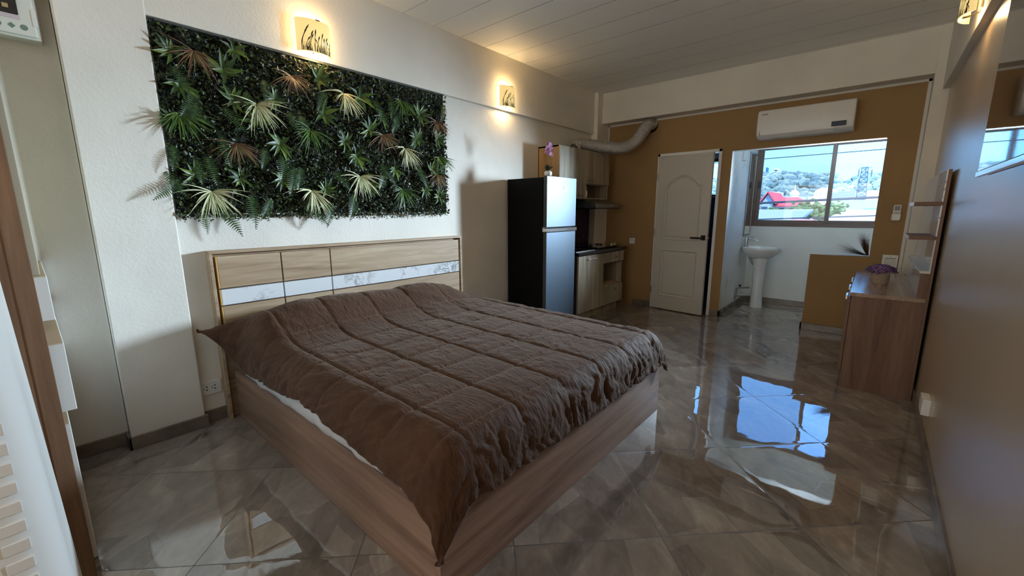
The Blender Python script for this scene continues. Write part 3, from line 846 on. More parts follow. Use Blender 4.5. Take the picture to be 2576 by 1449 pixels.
# foil duct
duct = thing('exhaust_duct', 'crinkled silver foil duct bending from the wall cupboard up to the wall hole', 'duct', (.2, 4.8, 2.02))
def catmull(P, n):
    out = []; P = [Vector(p) for p in P]; P = [P[0]*2-P[1]]+P+[P[-1]*2-P[-2]]
    for i in range(1, len(P)-2):
        for k in range(n):
            t = k/n; a, b, c, d_ = P[i-1], P[i], P[i+1], P[i+2]
            out.append(.5*((2*b)+(c-a)*t+(2*a-5*b+4*c-d_)*t*t+(3*b-a-3*c+d_)*t**3))
    out.append(P[-2]); return out
path = catmull([(.14, 4.53, 2.05), (.16, 4.60, 2.098), (.25, 4.76, 2.095), (.37, 4.90, 2.08), (.50, 5.06, 2.075), (.60, 5.18, 2.14), (.67, 5.27, 2.27), (.70, 5.36, 2.37), (.71, 5.475, 2.40)], 26)
rad = [.070+.005*(1 if i % 2 else -1)+.003*noise.noise(Vector((i*.3, 0, 0))) for i in range(len(path))]
build('foil_tube', MB().tube(path, rad, 26, caps=False), M_FOIL, duct, smooth='all')
build('hole_disc', MB().lathe([(.082, 0), (.082, .01), (.0, .01)], (.705, FW-.008, 2.372), 20, axis='y'), plain('hole_shade', (44, 26, 18), .9), duct)  # flat disc, the hole's shade put into its dark colour

# ------------------------------------------------------------------ air conditioner
ac = thing('air_conditioner', 'white split air conditioner mounted high on the ochre wall above the opening', 'air conditioner', (2.36, 5.38, 2.05))
AX_0, AX_1 = 1.955, 2.772
prof = [(FW, 2.345), (5.33, 2.345), (5.295, 2.335), (5.275, 2.30), (5.270, 2.14), (5.285, 2.085), (5.33, 2.055), (FW, 2.055)]
pm = MB(); n = len(prof)
def acx(e): return AX_0+e, AX_1-e
rings = []
for e, sc in ((0, .955), (.006, .985), (.02, 1), (.5, 1), (.98, 1), (.994, .985), (1, .955)):
    x = AX_0+(AX_1-AX_0)*e; cy, cz = 5.40, 2.2
    rings.append([(x, cy+(p[0]-cy)*sc if p[0] < FW else FW, cz+(p[1]-cz)*sc) for p in prof])
build('casing', pm.ring_loft(rings), M_WHITE, ac, smooth=True)
build('louvre', MB().prism([(5.277, 2.128), (5.283, 2.09), (5.32, 2.062), (5.315, 2.056), (5.278, 2.086), (5.271, 2.128)], 1.99, 2.62, 'x'), M_WHITE, ac)
build('louvre_gap', MB().box(1.985, 2.625, 5.2745, 5.28, 2.129, 2.132).box(1.985, 1.988, 5.2745, 5.285, 2.085, 2.13), M_GREYSEAL, ac)
build('display_window', MB().box(2.60, 2.715, 5.264, 5.28, 2.10, 2.145), plain('dark_display', (38, 48, 70), .12), ac, bevel=.002)
bdg = MB()
for k in range(7): bdg.box(1.992+k*.0085, 1.998+k*.0085, 5.2712, 5.2745, 2.287, 2.297)
build('badge', bdg, plain('badge_grey', (120, 112, 104), .4), ac)

# ------------------------------------------------------------------ wall controls
def plate(name, label, cat, c, axis, w_, h_, t=.012, group=None):
    o = thing(name, label, cat, c, group)
    x, y, z = c
    if axis == 'y': build('face_plate', MB().box(x-w_/2, x+w_/2, y-t, y, z-h_/2, z+h_/2), M_WHITE, o, bevel=.003)
    else: build('face_plate', MB().box(x, x+t, y-w_/2, y+w_/2, z-h_/2, z+h_/2), M_WHITE, o, bevel=.003)
    return o
s = plate('wall_switch', 'white wall switch on the ochre wall right of the kitchen unit', 'switch', (.514, FW, .888), 'y', .078, .078)
build('rocker', MB().box(.514-.024, .514+.024, FW-.015, FW-.012, .872, .898), M_WHITE_M, s, bevel=.002)
build('indicator', MB().box(.514-.014, .514+.014, FW-.0155, FW-.012, .904, .909), M_GREYSEAL, s)
s = plate('wall_switch', 'white wall switch on the ochre wall behind the purple flowers', 'switch', (3.187, FW, .805), 'y', .115, .12)
build('rocker', MB().box(3.187-.042, 3.187+.042, FW-.016, FW-.012, .765, .828), M_WHITE_M, s, bevel=.002)
build('indicator', MB().box(3.187-.04, 3.187+.04, FW-.0165, FW-.012, .832, .836).box(3.183, 3.19, FW-.0165, FW-.012, .85, .855), M_GREYSEAL, s)
rc = thing('remote_control', 'white air conditioner remote in a wall holder right of the opening', 'remote control', (3.18, FW, 1.22))
build('handset', MB().box(3.152, 3.208, FW-.026, FW-.012, 1.21, 1.345), M_WHITE, rc, bevel=.008, seg=3)
build('display', MB().box(3.160, 3.200, FW-.028, FW-.025, 1.29, 1.335), plain('lcd', (110, 112, 104), .3), rc, bevel=.002)
build('buttons', MB().box(3.162, 3.172, FW-.028, FW-.025, 1.262, 1.28).box(3.175, 3.185, FW-.028, FW-.025, 1.262, 1.28).box(3.188, 3.198, FW-.028, FW-.025, 1.262, 1.28).box(3.162, 3.198, FW-.028, FW-.025, 1.243, 1.252), plain('grey_buttons', (168, 168, 166), .5), rc)
build('holder', MB().box(3.146, 3.214, FW-.034, FW-.002, 1.195, 1.262), M_WHITE, rc, bevel=.012, seg=3)
so_ = plate('wall_socket', 'white double power socket low on the wall between pilaster and headboard', 'socket', (0, .612, .222), 'x', .118, .085)
for yc in (.59, .632):
    pin = MB()
    for (dy, dz, r) in ((-.009, 0, .0030), (.005, .010, .0042), (.005, -.010, .0042)):
        pin.lathe([(r, 0), (r, .0008)], (.012, yc+dy, .222+dz), 10, axis='x')
    build('pin_holes', pin, M_BLACK, so_)
so_ = thing('wall_socket', 'small white box socket low on the right wall in front of the dressing table', 'socket', (RW, 3.14, .23))
build('face_plate', MB().box(RW-.036, RW, 3.08, 3.21, .185, .275), M_WHITE, so_, bevel=.003)
# consumer unit
bx = thing('breaker_box', 'white circuit breaker box high on the wall left of the pilaster', 'breaker box', (-.05, .03, 2.06))
build('case', MB().box(-.05, .022, -.16, .172, 2.075, 2.36), plain('aged_white_plastic', (206, 208, 196), .5), bx, bevel=.004)
build('cover_plate', MB().box(.022, .032, -.155, .160, 2.085, 2.355), plain('cover_white', (210, 212, 202), .45), bx, bevel=.004)
build('smoked_window', MB().box(.032, .036, -.12, .112, 2.165, 2.235), plain('smoked_plastic', (38, 36, 34), .2), bx, bevel=.002)
build('label_strip', MB().box(.032, .0345, -.12, .114, 2.147, 2.163), plain('label_pink', (196, 182, 188), .6), bx)
build('toggle', MB().box(.034, .042, .068, .086, 2.185, 2.202), plain('toggle_tan', (170, 150, 110), .5), bx)
lg = plain('logo_green', (104, 128, 108), .6)
for i, yy in enumerate((.045, .085, .122)):
    m = MB().lathe([(.012, 0), (.012, .0006)], (.032, yy, 2.118), 4 if i == 1 else 14, axis='x')
    build('certification_mark', m, lg, bx)
build('side_clip', MB().box(.026, .034, .150, .166, 2.13, 2.20), M_WHITE_M, bx, bevel=.002)

# ------------------------------------------------------------------ sconces
def make_sconce(label):
    """local frame: wall plane x=0, light out +x, centred on y=0, z from 0 to .20"""
    t = thing('wall_sconce', label, 'wall lamp', (0, 0, 0), 'wall sconces with reed pattern')
    build('back_plate', MB().box(0, .012, -.05, .05, .03, .17), M_STEEL, t, bevel=.003)
    build('bracket', MB().tube([(.01, 0, .02), (.03, 0, .012), (.07, 0, .010)], .006, 8), M_DARKMETAL, t, smooth=True)
    build('bracket', MB().tube([(.01, 0, .185), (.04, 0, .195), (.075, 0, .197)], .004, 8), M_DARKMETAL, t, smooth=True)
    sh = NT('glowing_frosted_glass'); sh.base(s2l((226, 196, 130))); sh.set(Roughness=.35)
    gx = sh.n('ShaderNodeTexCoord'); sp = sh.n('ShaderNodeSeparateXYZ'); sh.l(gx.outputs['Object'], sp.inputs[0])
    sh.p.inputs['Emission Color'].default_value = (1, .74, .30, 1); sh.p.inputs['Emission Strength'].default_value = .5
    def arc(y, off=0): return .078*math.sqrt(max(0, 1-(y/.118)**2))+.006+off
    outer = []
    for j in range(2):
        z = .004+.196*j; outer.append([(arc(y), y, z) for y in [(-.112+.224*k/24) for k in range(25)]])
    glassm = MB().grid(outer)
    g = build('glass_shade', glassm, sh.m, t, smooth='all'); so = g.modifiers.new('thick', 'SOLIDIFY'); so.thickness = .004; so.offset = 1
    lip = plain('lamp_lip_white', (236, 226, 205), .4)
    rd = random.Random(11); mo = MB()
    def blade(y0, h, lean, wd, head):
        L = []; N = 8
        for k in range(N+1):
            u = k/N; yy = y0+lean*u*u; zz = .008+h*u; wv = wd*(1-u*.7)
            if head and u > .72: wv = wd*2.0*math.sin(math.pi*(u-.70)/.32)+.0004
            yy = max(-.108, min(.108, yy)); L.append([(arc(yy-wv)+.0052, yy-wv, zz), (arc(yy+wv)+.0052, yy+wv, zz)])
        mo.grid(L)
    for (y0, h, ln, hd_) in ((-.098, .155, .05, 1), (-.095, .135, .035, 1), (-.075, .085, .03, 1), (-.055, .125, .03, 1), (-.05, .105, .025, 1), (-.02, .135, .012, 1), (-.005, .10, .02, 1), (.01, .08, -.03, 1), (.02, .125, .02, 1), (.04, .098, .008, 1), (.045, .11, .03, 1), (.06, .085, .015, 1), (.085, .08, .008, 1), (.1, .09, .002, 0), (.08, .055, .01, 1)):
        blade(y0, h, ln, .0022, hd_)
    for k in range(60): blade(rd.uniform(-.105, .105), rd.uniform(.02, .055), rd.uniform(-.012, .012), .0018, 0)
    build('reed_pattern', mo, M_MOTIF, g, recalc=False, label='dark printed reeds')
    build('glass_clip', MB().box(arc(.01)-.004, arc(.01)+.008, -.004, .022, .198, .203), M_DARKMETAL, g, bevel=.001)
    build('bulb', MB().lathe([(.002, 0), (.012, .006), (.015, .03), (.011, .055), (.002, .062)], (.038, 0, .055), 14), t_emit, t, smooth=True)
    return t
te = NT('warm_bulb'); te.base((1, .9, .7)); te.p.inputs['Emission Color'].default_value = (1, .72, .36, 1); te.p.inputs['Emission Strength'].default_value = 12
t_emit = te.m
sc1 = make_sconce('lit frosted wall lamp with reed print, above the artificial plant panel')
sc1.location = (.036, 1.424, 2.325)
sc2 = copy_tree(sc1, None, 'lit frosted wall lamp with reed print, on the left beam nearest the kitchen')
sc2.location = (.036, 3.365, 2.325)
sc3 = copy_tree(sc1, None, 'lit frosted wall lamp with reed print, on the beam above the television')
sc3.location = (3.337, 3.56, 2.335); sc3.rotation_euler = (0, 0, math.pi)
for (x, y, z, p_) in ((.036+.034, 1.424, 2.41, 5.5), (.036+.034, 3.365, 2.41, 6.5), (3.337-.034, 3.56, 2.42, 6.0)):
    for dz in (-.075, .085):
        light('sconce_light', 'POINT', (x, y, z+dz), p_*.5, (1, .70, .34), radius=.02)

# ------------------------------------------------------------------ plant panel
pw = thing('artificial_plant_wall', 'large rectangular panel of artificial green plants hung above the headboard', 'plant wall', (.03, 1.57, 1.78))
PX0, PY0_, PY1_, PZ0, PZ1 = .0, .575, 2.56, 1.285, 2.30
build('backing_panel', MB().box(.002, .022, PY0_, PY1_, PZ0+.01, PZ1), [M_MAT], pw)
rd = random.Random(7)
fm = MB()
def small_leaf(mb, c, n, size):
    n = Vector(n).normalized(); t1 = n.orthogonal().normalized(); a = rd.uniform(0, 6.28)
    u = (t1*math.cos(a)+n.cross(t1)*math.sin(a)); v = n.cross(u); c = Vector(c)
    L, Wd = size, size*.62
    mb.add([c-u*L*.5, c+v*Wd*.5-u*L*.1+n*size*.1, c+u*L*.5, c-v*Wd*.5-u*L*.1+n*size*.1], [(0, 1, 2), (0, 2, 3)])
N_L = 15000
for k in range(N_L):
    y = rd.uniform(PY0_-.005, PY1_+.012); z = rd.uniform(PZ0-.012, PZ1-.01)
    cl = .5+.5*noise.noise(Vector((y*14, z*14, 0)))
    x = .018+.055*cl*rd.random()**.6
    if rd.random() < .08: x += .015
    nn = (rd.uniform(.4, 1), rd.uniform(-.9, .9), rd.uniform(-.5, .9))
    small_leaf(fm, (x, y, z), nn, rd.uniform(.013, .034))
for k in range(500):   # ragged lower edge
    y = rd.uniform(PY0_, PY1_); z = PZ0-rd.random()**2*.035
    small_leaf(fm, (rd.uniform(.02, .06), y, z), (1, rd.uniform(-.6, .6), rd.uniform(-.3, .5)), rd.uniform(.010, .020))
fo = build('foliage', fm, M_LEAF, pw, recalc=False); fo['kind'] = 'stuff'
def blade_strip(mb, base, direction, length, width, droop, n=7, fold=.25):
    mb.add(*leafblade(base, direction, length, width, droop, n, Vector((1, 0, .2)), fold))
def make_tuft(mat, seed, nbl=34, L=.20, wd=.008, droop=1.3):
    r = random.Random(seed); m = MB()
    for k in range(nbl):
        a = r.gauss(0, .85); dr = Vector((r.uniform(.2, 1.2), math.sin(a)*.9, -math.cos(a)*.75+r.uniform(-.1, .3)))
        blade_strip(m, (0, 0, 0), dr, L*r.uniform(.45, 1.05), wd*r.uniform(.5, 1.0), (r.uniform(-.6, -.1), r.uniform(-.2, .2), -droop*r.uniform(.15, .6)))
    return m
def make_fern(seed, L=.17):
    r = random.Random(seed); m = MB(); p = Vector((0, 0, 0)); dv = Vector((.45, 0, -.6)).normalized(); N = 17
    for i in range(N):
        t = i/N; wdt = .034*math.sin(math.pi*min(1, .15+.85*t)**.9)*(1-.25*t)
        for sgn in (-1, 1):
            tip = p+Vector((.006, sgn*wdt, -.006)); w0 = dv*(L/N*.40)
            m.add([p-w0, p+w0, tip+w0*.25, tip-w0*.2], [(0, 1, 2, 3)])
        dv = (dv+Vector((-.03, 0, -.035))).normalized(); p = p+dv*(L/N)
    return m
def make_rosette(seed, n=9, L=.115, wd=.028):
    r = random.Random(seed); m = MB()
    for k in range(n):
        a = 2*math.pi*k/n+r.uniform(-.25, .25); dr = Vector((r.uniform(.35, .8), math.cos(a), math.sin(a)*.8))
        blade_strip(m, (0, 0, 0), dr, L*r.uniform(.7, 1.1), wd*r.uniform(.8, 1.1), (-.3, 0, -.55), 6, .3)
    return m
def meshobj(name, mb, mat):
    me = bpy.data.meshes.new(name); me.from_pydata([tuple(v) for v in mb.v], [], mb.f); me.materials.append(mat); me.update()
    return me
def put(me, name, px, py, rot=0, sc=1.0, x=.055, yz=None):
    q = atx(px, py, x) if yz is None else Vector((x, yz[0], yz[1]))
    o = bpy.data.objects.new(name, me); COL.objects.link(o); o.parent = pw
    o.location = q-Vector(pw.location); o.rotation_euler = (rot, 0, 0); o.scale = (sc*.75, sc, sc)
    return o
tw = [meshobj('grass_tuft', make_tuft(None, 20+k, 52, .21, .010, 1.5), M_TUFT_W) for k in range(2)]
tg = [meshobj('grass_tuft', make_tuft(None, 30+k, 46, .20, .010, 1.1), M_TUFT_G) for k in range(2)]
tr_ = [meshobj('grass_tuft', make_tuft(None, 40+k, 46, .19, .009, 1.2), M_TUFT_R) for k in range(2)]
for k, (x, y) in enumerate(((534, 482), (784, 480), (906, 444), (864, 236), (646, 262), (1018, 374))): put(tw[k % 2], 'grass_tuft', x, y, rd.uniform(-.15, .35), 1.0)
for k, (x, y) in enumerate(((486, 128), (734, 192), (594, 362), (964, 340), (1098, 306), (1098, 440))): put(tr_[k % 2], 'grass_tuft', x, y, rd.uniform(-.2, .3), .95)
for k, (x, y) in enumerate(((450, 285), (782, 328), (1008, 254), (1014, 478), (1104, 396))): put(tg[k % 2], 'grass_tuft', x, y, rd.uniform(-.2, .3), 1.0)
ro = [meshobj('leaf_rosette', make_rosette(50+k), M_BROAD) for k in range(3)]
for k, (x, y) in enumerate(((452, 216), (588, 126), (588, 252), (690, 250), (800, 198), (644, 300), (704, 364), (490, 438), (604, 448), (712, 452), (898, 396), (820, 476), (930, 326), (906, 246), (1056, 290), (1048, 350), (994, 428), (1070, 480), (930, 470), (814, 288), (1100, 350), (560, 175), (426, 128), (868, 356), (960, 296), (1086, 430), (1104, 492))):
    put(ro[k % 3], 'leaf_rosette', x, y, rd.uniform(0, 6), rd.uniform(.75, 1.1), .05)
fe = [meshobj('fern_frond', make_fern(60+k), M_FERN) for k in range(2)]
for k, (x, y) in enumerate(((436, 175), (494, 240), (500, 270), (620, 240), (562, 280), (664, 210), (724, 290), (756, 300), (815, 240), (940, 262), (982, 250), (436, 375), (415, 440), (494, 410), (520, 400), (556, 350), (668, 380), (716, 395), (740, 430), (756, 430), (770, 480), (840, 440), (868, 392), (958, 424), (966, 440), (1052, 430), (1118, 276), (630, 500), (682, 510), (506, 528), (553, 524), (833, 522), (766, 518), (1040, 340), (890, 500), (1000, 300))):
    put(fe[k % 2], 'fern_frond', x, y-8, rd.uniform(-.6, .7), rd.uniform(.9, 1.35), .05)
# fronds at the left rim that reach over the pilaster
put(fe[0], 'fern_frond', 0, 0, -.9, 1.1, .06, (.60, 1.47)); put(tg[0], 'grass_tuft', 0, 0, -1.2, .5, .06, (.60, 1.80))
build('edge_strip', MB().box(.002, .036, PY0_+.02, PY1_, PZ1-.004, PZ1+.006), M_STRIP, pw, label='grey strip along the panel top')  # grey strip just under the beam

# ------------------------------------------------------------------ dressing table
dt = thing('dressing_table', 'brown wooden dressing table with tall glossy back panel and two small shelves', 'dressing table', (3.15, 4.4, 0))
TY0, TY1, TX0, TX1 = 3.82, 5.24, 2.967, 3.345
build('side_panel', MB().box(TX0, TX1, TY0, TY0+.02, 0, .69), M_DESK, dt, bevel=.001)
build('side_panel', MB().box(TX0, TX1, TY1-.02, TY1, 0, .69), M_DESK, dt, bevel=.001)
build('table_top', MB().box(TX0-.012, 3.345, TY0-.004, TY1, .69, .716), M_DESKTOP, dt, bevel=.001)
build('inner_carcass', MB().box(TX0+.02, TX1, TY0+.02, TY1-.02, .08, .10).box(TX1-.012, TX1, TY0+.02, TY1-.02, .1, .69).box(TX0+.02, TX1-.02, 4.5, 4.52, .1, .69), M_DESK, dt)
for (y0, y1) in ((TY0+.01, 4.30), (4.305, 4.78), (4.785, TY1-.01)):
    dd_ = build('door', MB().box(TX0-.022, TX0-.003, y0, y1, .125, .68), M_DESK, dt, bevel=.001)
    build('handle', MB().box(TX0-.034, TX0-.022, y0, y0+.12, .66, .69), M_BRIGHT, dd_, bevel=.002)
mp = build('mirror_panel', MB().box(3.345, 3.362, TY0, 5.2, .0, 1.548), M_DESK, dt, bevel=.001)
build('gloss_panel', MB().box(3.338, 3.3455, TY0+.003, 5.197, .90, 1.545), M_PRINT, mp, label='glossy pale printed panel')
for z in (1.325, 1.105):
    build('shelf', MB().box(3.212, 3.345, TY0, TY0+.45, z, z+.024), M_DESK, mp, bevel=.001)
    build('shelf_edge', MB().box(3.210, 3.2125, TY0, TY0+.45, z, z+.024), M_WHITE, mp, label='white shelf edge')
build('riser', MB().box(3.305, 3.345, TY0+.014, 5.15, .716, .885), M_PRINT, dt, bevel=.001)
build('riser_end', MB().box(3.300, 3.345, TY0, TY0+.0135, .716, .885), M_DESK, dt, bevel=.001)
build('riser_cap', MB().box(3.296, 3.345, TY0, 5.15, .885, .900), M_WHITE_M, dt, bevel=.001)
fp = thing('flower_pot', 'round woven pot of small purple flowers on the dressing table', 'flower pot', (3.117, 4.45, .716))
fc = Vector((3.117, 4.45, .716))
pv = NT('woven_pot'); bv = pv.noise(pv.obj(scale=(1, 1, 3)), 120, 2); pv.base(pv.ramp(bv.outputs[0], [(.3, s2l((150, 128, 108))), (.7, s2l((186, 164, 142)))])); pv.bump(bv.outputs[0], .5, .003); pv.set(Roughness=.8)
build('pot', MB().lathe([(.0, 0), (.052, 0), (.056, .01), (.060, .085), (.057, .088), (.054, .08), (.0, .078)], fc, 30), pv.m, fp, smooth=True)
bl = MB(); rd = random.Random(21)
M_PURP = leaf('purple_petals', [(0, (66, 38, 82)), (.5, (112, 76, 134)), (1, (160, 124, 178))])
for k in range(620):
    a = rd.uniform(0, 6.283); rr = math.sqrt(rd.random()); hz = .088+.052*math.sqrt(max(0, 1-rr*rr))+rd.uniform(-.008, .008)
    c = fc+Vector((math.cos(a)*rr*.098, math.sin(a)*rr*.098, hz)); nn = Vector((math.cos(a)*rr, math.sin(a)*rr, .7+rd.uniform(-.3, .4)))
    nn.normalize(); t1 = nn.orthogonal().normalized(); t2 = nn.cross(t1); q = rd.uniform(.007, .012)
    for s_ in range(3):
        aa = s_*2.1+rd.random(); d1 = t1*math.cos(aa)+t2*math.sin(aa); d2 = nn.cross(d1)
        bl.add([c, c+d1*q+d2*q*.5+nn*q*.4, c+d1*q*1.3+nn*q*.2, c+d1*q-d2*q*.5+nn*q*.4], [(0, 1, 2, 3)])
b_ = build('blossoms', bl, M_PURP, fp, recalc=False, smooth='all'); b_['kind'] = 'stuff'
tb = MB()
for k in range(40):
    a = rd.uniform(0, 6.283); c = fc+Vector((math.cos(a)*.085, math.sin(a)*.085, .082+rd.uniform(-.008, .012)))
    tb.lathe([(.0005, -.004), (.004, 0), (.0005, .004)], c, 6)
build('pale_buds', tb, plain('bud_white', (196, 196, 170), .6), fp)['kind'] = 'stuff'

# ------------------------------------------------------------------ television
tv = thing('television', 'large flat black television mounted on the right wall at the picture edge', 'television', (3.32, 1.55, 1.42))
build('screen_housing', MB().box(3.288, 3.318, .92, 2.225, 1.418, 2.16), M_BLACK, tv, bevel=.003)
build('screen', MB().box(3.284, 3.2885, .932, 2.213, 1.432, 2.148), M_SCREEN, tv)
build('lower_bezel', MB().box(3.281, 3.296, .92, 2.225, 1.412, 1.430), M_CHROME, tv, bevel=.002)
build('rear_housing', MB().box(3.318, 3.350, 1.15, 2.0, 1.45, 1.95), M_BLACK, tv, bevel=.01)
build('wall_bracket', MB().box(3.345, 3.378, 1.35, 1.8, 1.55, 1.85), M_DARKMETAL, tv)
build('sticker', MB().box(3.288, 3.30, 1.66, 1.76, 1.4165, 1.4175), M_RED, tv)

# ------------------------------------------------------------------ balcony fittings
wb_ = thing('pedestal_sink', 'white ceramic pedestal washbasin standing in the balcony nook', 'sink', (1.86, 6.36, 0))
SX, SY = 1.90, 6.37
# pedestal
pr = []
for z, ax, ay in ((0, .085, .085), (.03, .082, .082), (.3, .072, .078), (.55, .08, .085), (.68, .10, .11)):
    pr.append([(SX+.02+ax*math.cos(2*math.pi*k/24)*(1 if math.cos(2*math.pi*k/24) > 0 else .8), SY+ay*math.sin(2*math.pi*k/24), z) for k in range(24)])
build('pedestal', MB().ring_loft(pr), M_CERAMIC, wb_, smooth=True)
br = []
def basin_ring(sc_, z, n=40, dx0=0):
    out = []
    for k in range(n):
        a = 2*math.pi*k/n; ca, sa = math.cos(a), math.sin(a)
        rx = .25 if ca > 0 else .205
        x = SX+.0+rx*ca*sc_+dx0; y = SY+.215*sa*sc_
        if ca < 0: x = max(x, 1.695); 
        out.append((x, y, z))
    return out
for sc_, z in ((.42, .66), (.62, .685), (.86, .73), (.98, .775), (1.0, .80), (.985, .812), (.90, .812), (.84, .79), (.70, .72), (.4, .69), (.05, .685)):
    br.append(basin_ring(sc_, z))
build('basin', MB().ring_loft(br), M_CERAMIC, wb_, smooth=True)
tp = build('tap', MB().tube([(1.745, SY, .81), (1.745, SY, .93)], [.024, .021], 16).tube([(1.745, SY, .895), (1.80, SY, .905), (1.86, SY, .905), (1.885, SY, .890)], [.014, .014, .012, .011], 12), M_CHROME, wb_, smooth=True)
build('lever', MB().box(1.72, 1.83, SY-.008, SY+.008, .935, .945).lathe([(.02, 0), (.02, .012)], (1.745, SY, .93), 14), M_CHROME, tp, bevel=.002)
pp = thing('water_pipes', 'grey metal water pipes with a small tap below the washbasin', 'pipe', (1.72, 6.3, .1))
build('drain_pipe', MB().tube([(1.70, 6.25, .15), (1.80, 6.32, .15), (1.86, 6.35, .15)], .016, 12), M_STEEL, pp, smooth=True)
build('supply_pipe', MB().tube([(1.70, 6.22, .10), (1.71, 6.22, .25), (1.73, 6.24, .262), (1.84, 6.33, .262)], .011, 10), M_STEEL, pp, smooth=True)
build('valve', MB().tube([(1.74, 6.25, .262), (1.74, 6.25, .295)], .012, 10).box(1.722, 1.762, 6.244, 6.256, .295, .302), M_DARKMETAL, pp, smooth=True)
build('trap', MB().tube([(1.80, 6.34, .68), (1.83, 6.33, .62), (1.86, 6.34, .58)], .012, 10), M_STEEL, pp, smooth=True)
mr = thing('bathroom_mirror', 'narrow framed mirror hung on the white wall above the washbasin', 'mirror', (1.69, 6.55, .96))
build('mirror_glass', MB().box(1.69, 1.699, 6.38, 6.725, .975, 2.035), M_MIRROR, mr)
build('frame', MB().box(1.69, 1.704, 6.362, 6.382, .955, 2.055).box(1.69, 1.704, 6.722, 6.742, .955, 2.055).box(1.69, 1.704, 6.382, 6.722, .955, .977).box(1.69, 1.704, 6.382, 6.722, 2.033, 2.055), M_MIRRORFRAME, mr, bevel=.002)
bk = thing('wall_bracket', 'small pale bracket high on the white wall beside the mirror', 'bracket', (1.70, 5.95, 1.95))
build('plate', MB().box(1.69, 1.705, 5.93, 5.97, 1.90, 2.06), M_WHITE_M, bk, bevel=.002)
build('hook', MB().box(1.705, 1.73, 5.94, 5.96, 1.90, 1.915), M_WHITE_M, bk, bevel=.002)
# dried grasses on the half wall
dg_ = thing('dried_grass_bunch', 'bunch of brown dried pampas grass lying on the low ochre wall', 'dried grass', (2.98, 5.53, .835))
rd = random.Random(4)
M_DRY = leaf('dry_brown_grass', [(0, (72, 44, 31)), (.6, (112, 74, 54)), (1, (176, 138, 108))], .95); M_DRY.node_tree.nodes['Principled BSDF'].inputs['Specular IOR Level'].default_value = .1
for cen, spread_, length in (((3.02, 5.53, .845), (-1, 0, .28), .29), ((3.025, 5.535, .845), (-.35, .05, .95), .23)):
    m = MB()
    for k in range(260):
        dr = Vector(spread_)+Vector((rd.gauss(0, .13), rd.gauss(0, .10), rd.gauss(0, .12)))
        if dr.z < .02: dr.z = .02+rd.random()*.05
        m.add(*leafblade(Vector(cen)+Vector((rd.uniform(-.02, .0), rd.uniform(-.02, .02), 0)), dr, length*rd.uniform(.45, 1.1), .004, (0, 0, rd.uniform(-.1, .35)), 5))
    build('plume', m, M_DRY, dg_, recalc=False)['kind'] = 'stuff'

# ------------------------------------------------------------------ left foreground
wd = thing('wardrobe', 'tall brown wardrobe side with white drawer fronts at the left picture edge', 'wardrobe', (.5, -.3, 0))
build('side_panel', MB().box(1.03, 1.05, -.62, -.010, 0, 2.05), M_WARD, wd, bevel=.001)
build('carcass', MB().box(-.045, 1.03, -.62, -.015, 0, 2.05), M_WARD, wd)
build('front_stile', MB().box(1.0, 1.052, -.050, -.006, 0, 2.05), M_WARD, wd, bevel=.0015)
build('door', MB().box(-.045, 1.0, -.015, .010, 1.10, 2.05), plain('cream_reflection_gloss', (186, 178, 156), .4), wd, bevel=.002)  # white gloss door; the cream tone puts the reflected wall into its colour
for (z0, z1, pr_, x1) in ((.90, 1.065, .026, .72), (.62, .86, .030, .98), (.05, .58, .006, 1.0)):
    dw = build('drawer', MB().box(-.04, x1, -.015, pr_, z0, z1), M_WHITE, wd, bevel=.002)
    build('drawer_edge', MB().box(-.04, x1, -.012, pr_-.003, z1, z1+.004), plain('pale_ply', (206, 190, 160), .6), dw)
hp = thing('plastic_hamper', 'white moulded plastic hamper with rows of small raised rectangles, lower left corner', 'hamper', (1.6, -.45, 0))
rings = []
for z, e in ((0, 0), (.02, .0), (.5, .012), (1.24, .034), (1.26, .034)):
    rings.append(rrect(1.28+e, 1.74-e, -.62+e, -.030-e, .07, z, 10))
build('hamper_body', MB().ring_loft(rings), M_WHITE, hp, smooth=True)
rr_ = MB()
for r_ in range(24):
    for c_ in range(7):
        z = .10+r_*.044; y = -.108-c_*.062; x = 1.741-.034*(z/1.25)
        ins = x
        rr_.box(ins-.004, ins+.0018, y-.020, y+.020, z, z+.026)
build('raised_rectangles', rr_, M_WHITE, hp, bevel=.0015)['kind'] = 'stuff'
build('rim', MB().box(1.30, 1.72, -.60, -.060, 1.26, 1.275), M_WHITE_M, hp, bevel=.005)

# ------------------------------------------------------------------ outside
def hazed(name, rgb, rough=.8): return plain(name, rgb, rough)  # haze is put into the pale colours passed in
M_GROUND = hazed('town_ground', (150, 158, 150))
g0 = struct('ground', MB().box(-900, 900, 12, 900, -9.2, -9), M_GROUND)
# wooded ridge
hm_ = MB(); rows = []
RIDGE = [(1700, 470), (1880, 452), (1922, 449), (1965, 447), (2012, 446), (2040, 447), (2077, 452), (2098, 460), (2130, 466), (2150, 460), (2177, 453), (2215, 449), (2260, 446), (2420, 440)]
RY = 330.0
for i in range(241):
    px = 1700+720*i/240; py = tab(px, RIDGE)
    top = at(px, py, RY)
    rr = []
    for j in range(26):
        t = j/25; z = -9+(top.z+9)*math.sin(t*math.pi/2); y = 230+(RY-230)*t
        bx_ = top.x*y/RY if False else top.x
        rr.append((bx_+3*nz(i*.3, j*.5), y, z+2.2*nz(i*.35, j*.8, 2)))
    rows.append(rr)
hm_.grid(rows)
struct('hillside', hm_, hazed('hazed_hill_green', (96, 124, 120)), smooth='all')  # bluish grey-green, distance haze put into the colour
M_FOREST = leaf('hazed_tree_crowns', [(0, (96, 124, 120)), (.5, (124, 150, 142)), (1, (160, 178, 166))], .9)  # crown greens paled, with the distance haze in their colour
rd = random.Random(9); tm = MB()
ICO_V = []; ICO_F = []
import bmesh
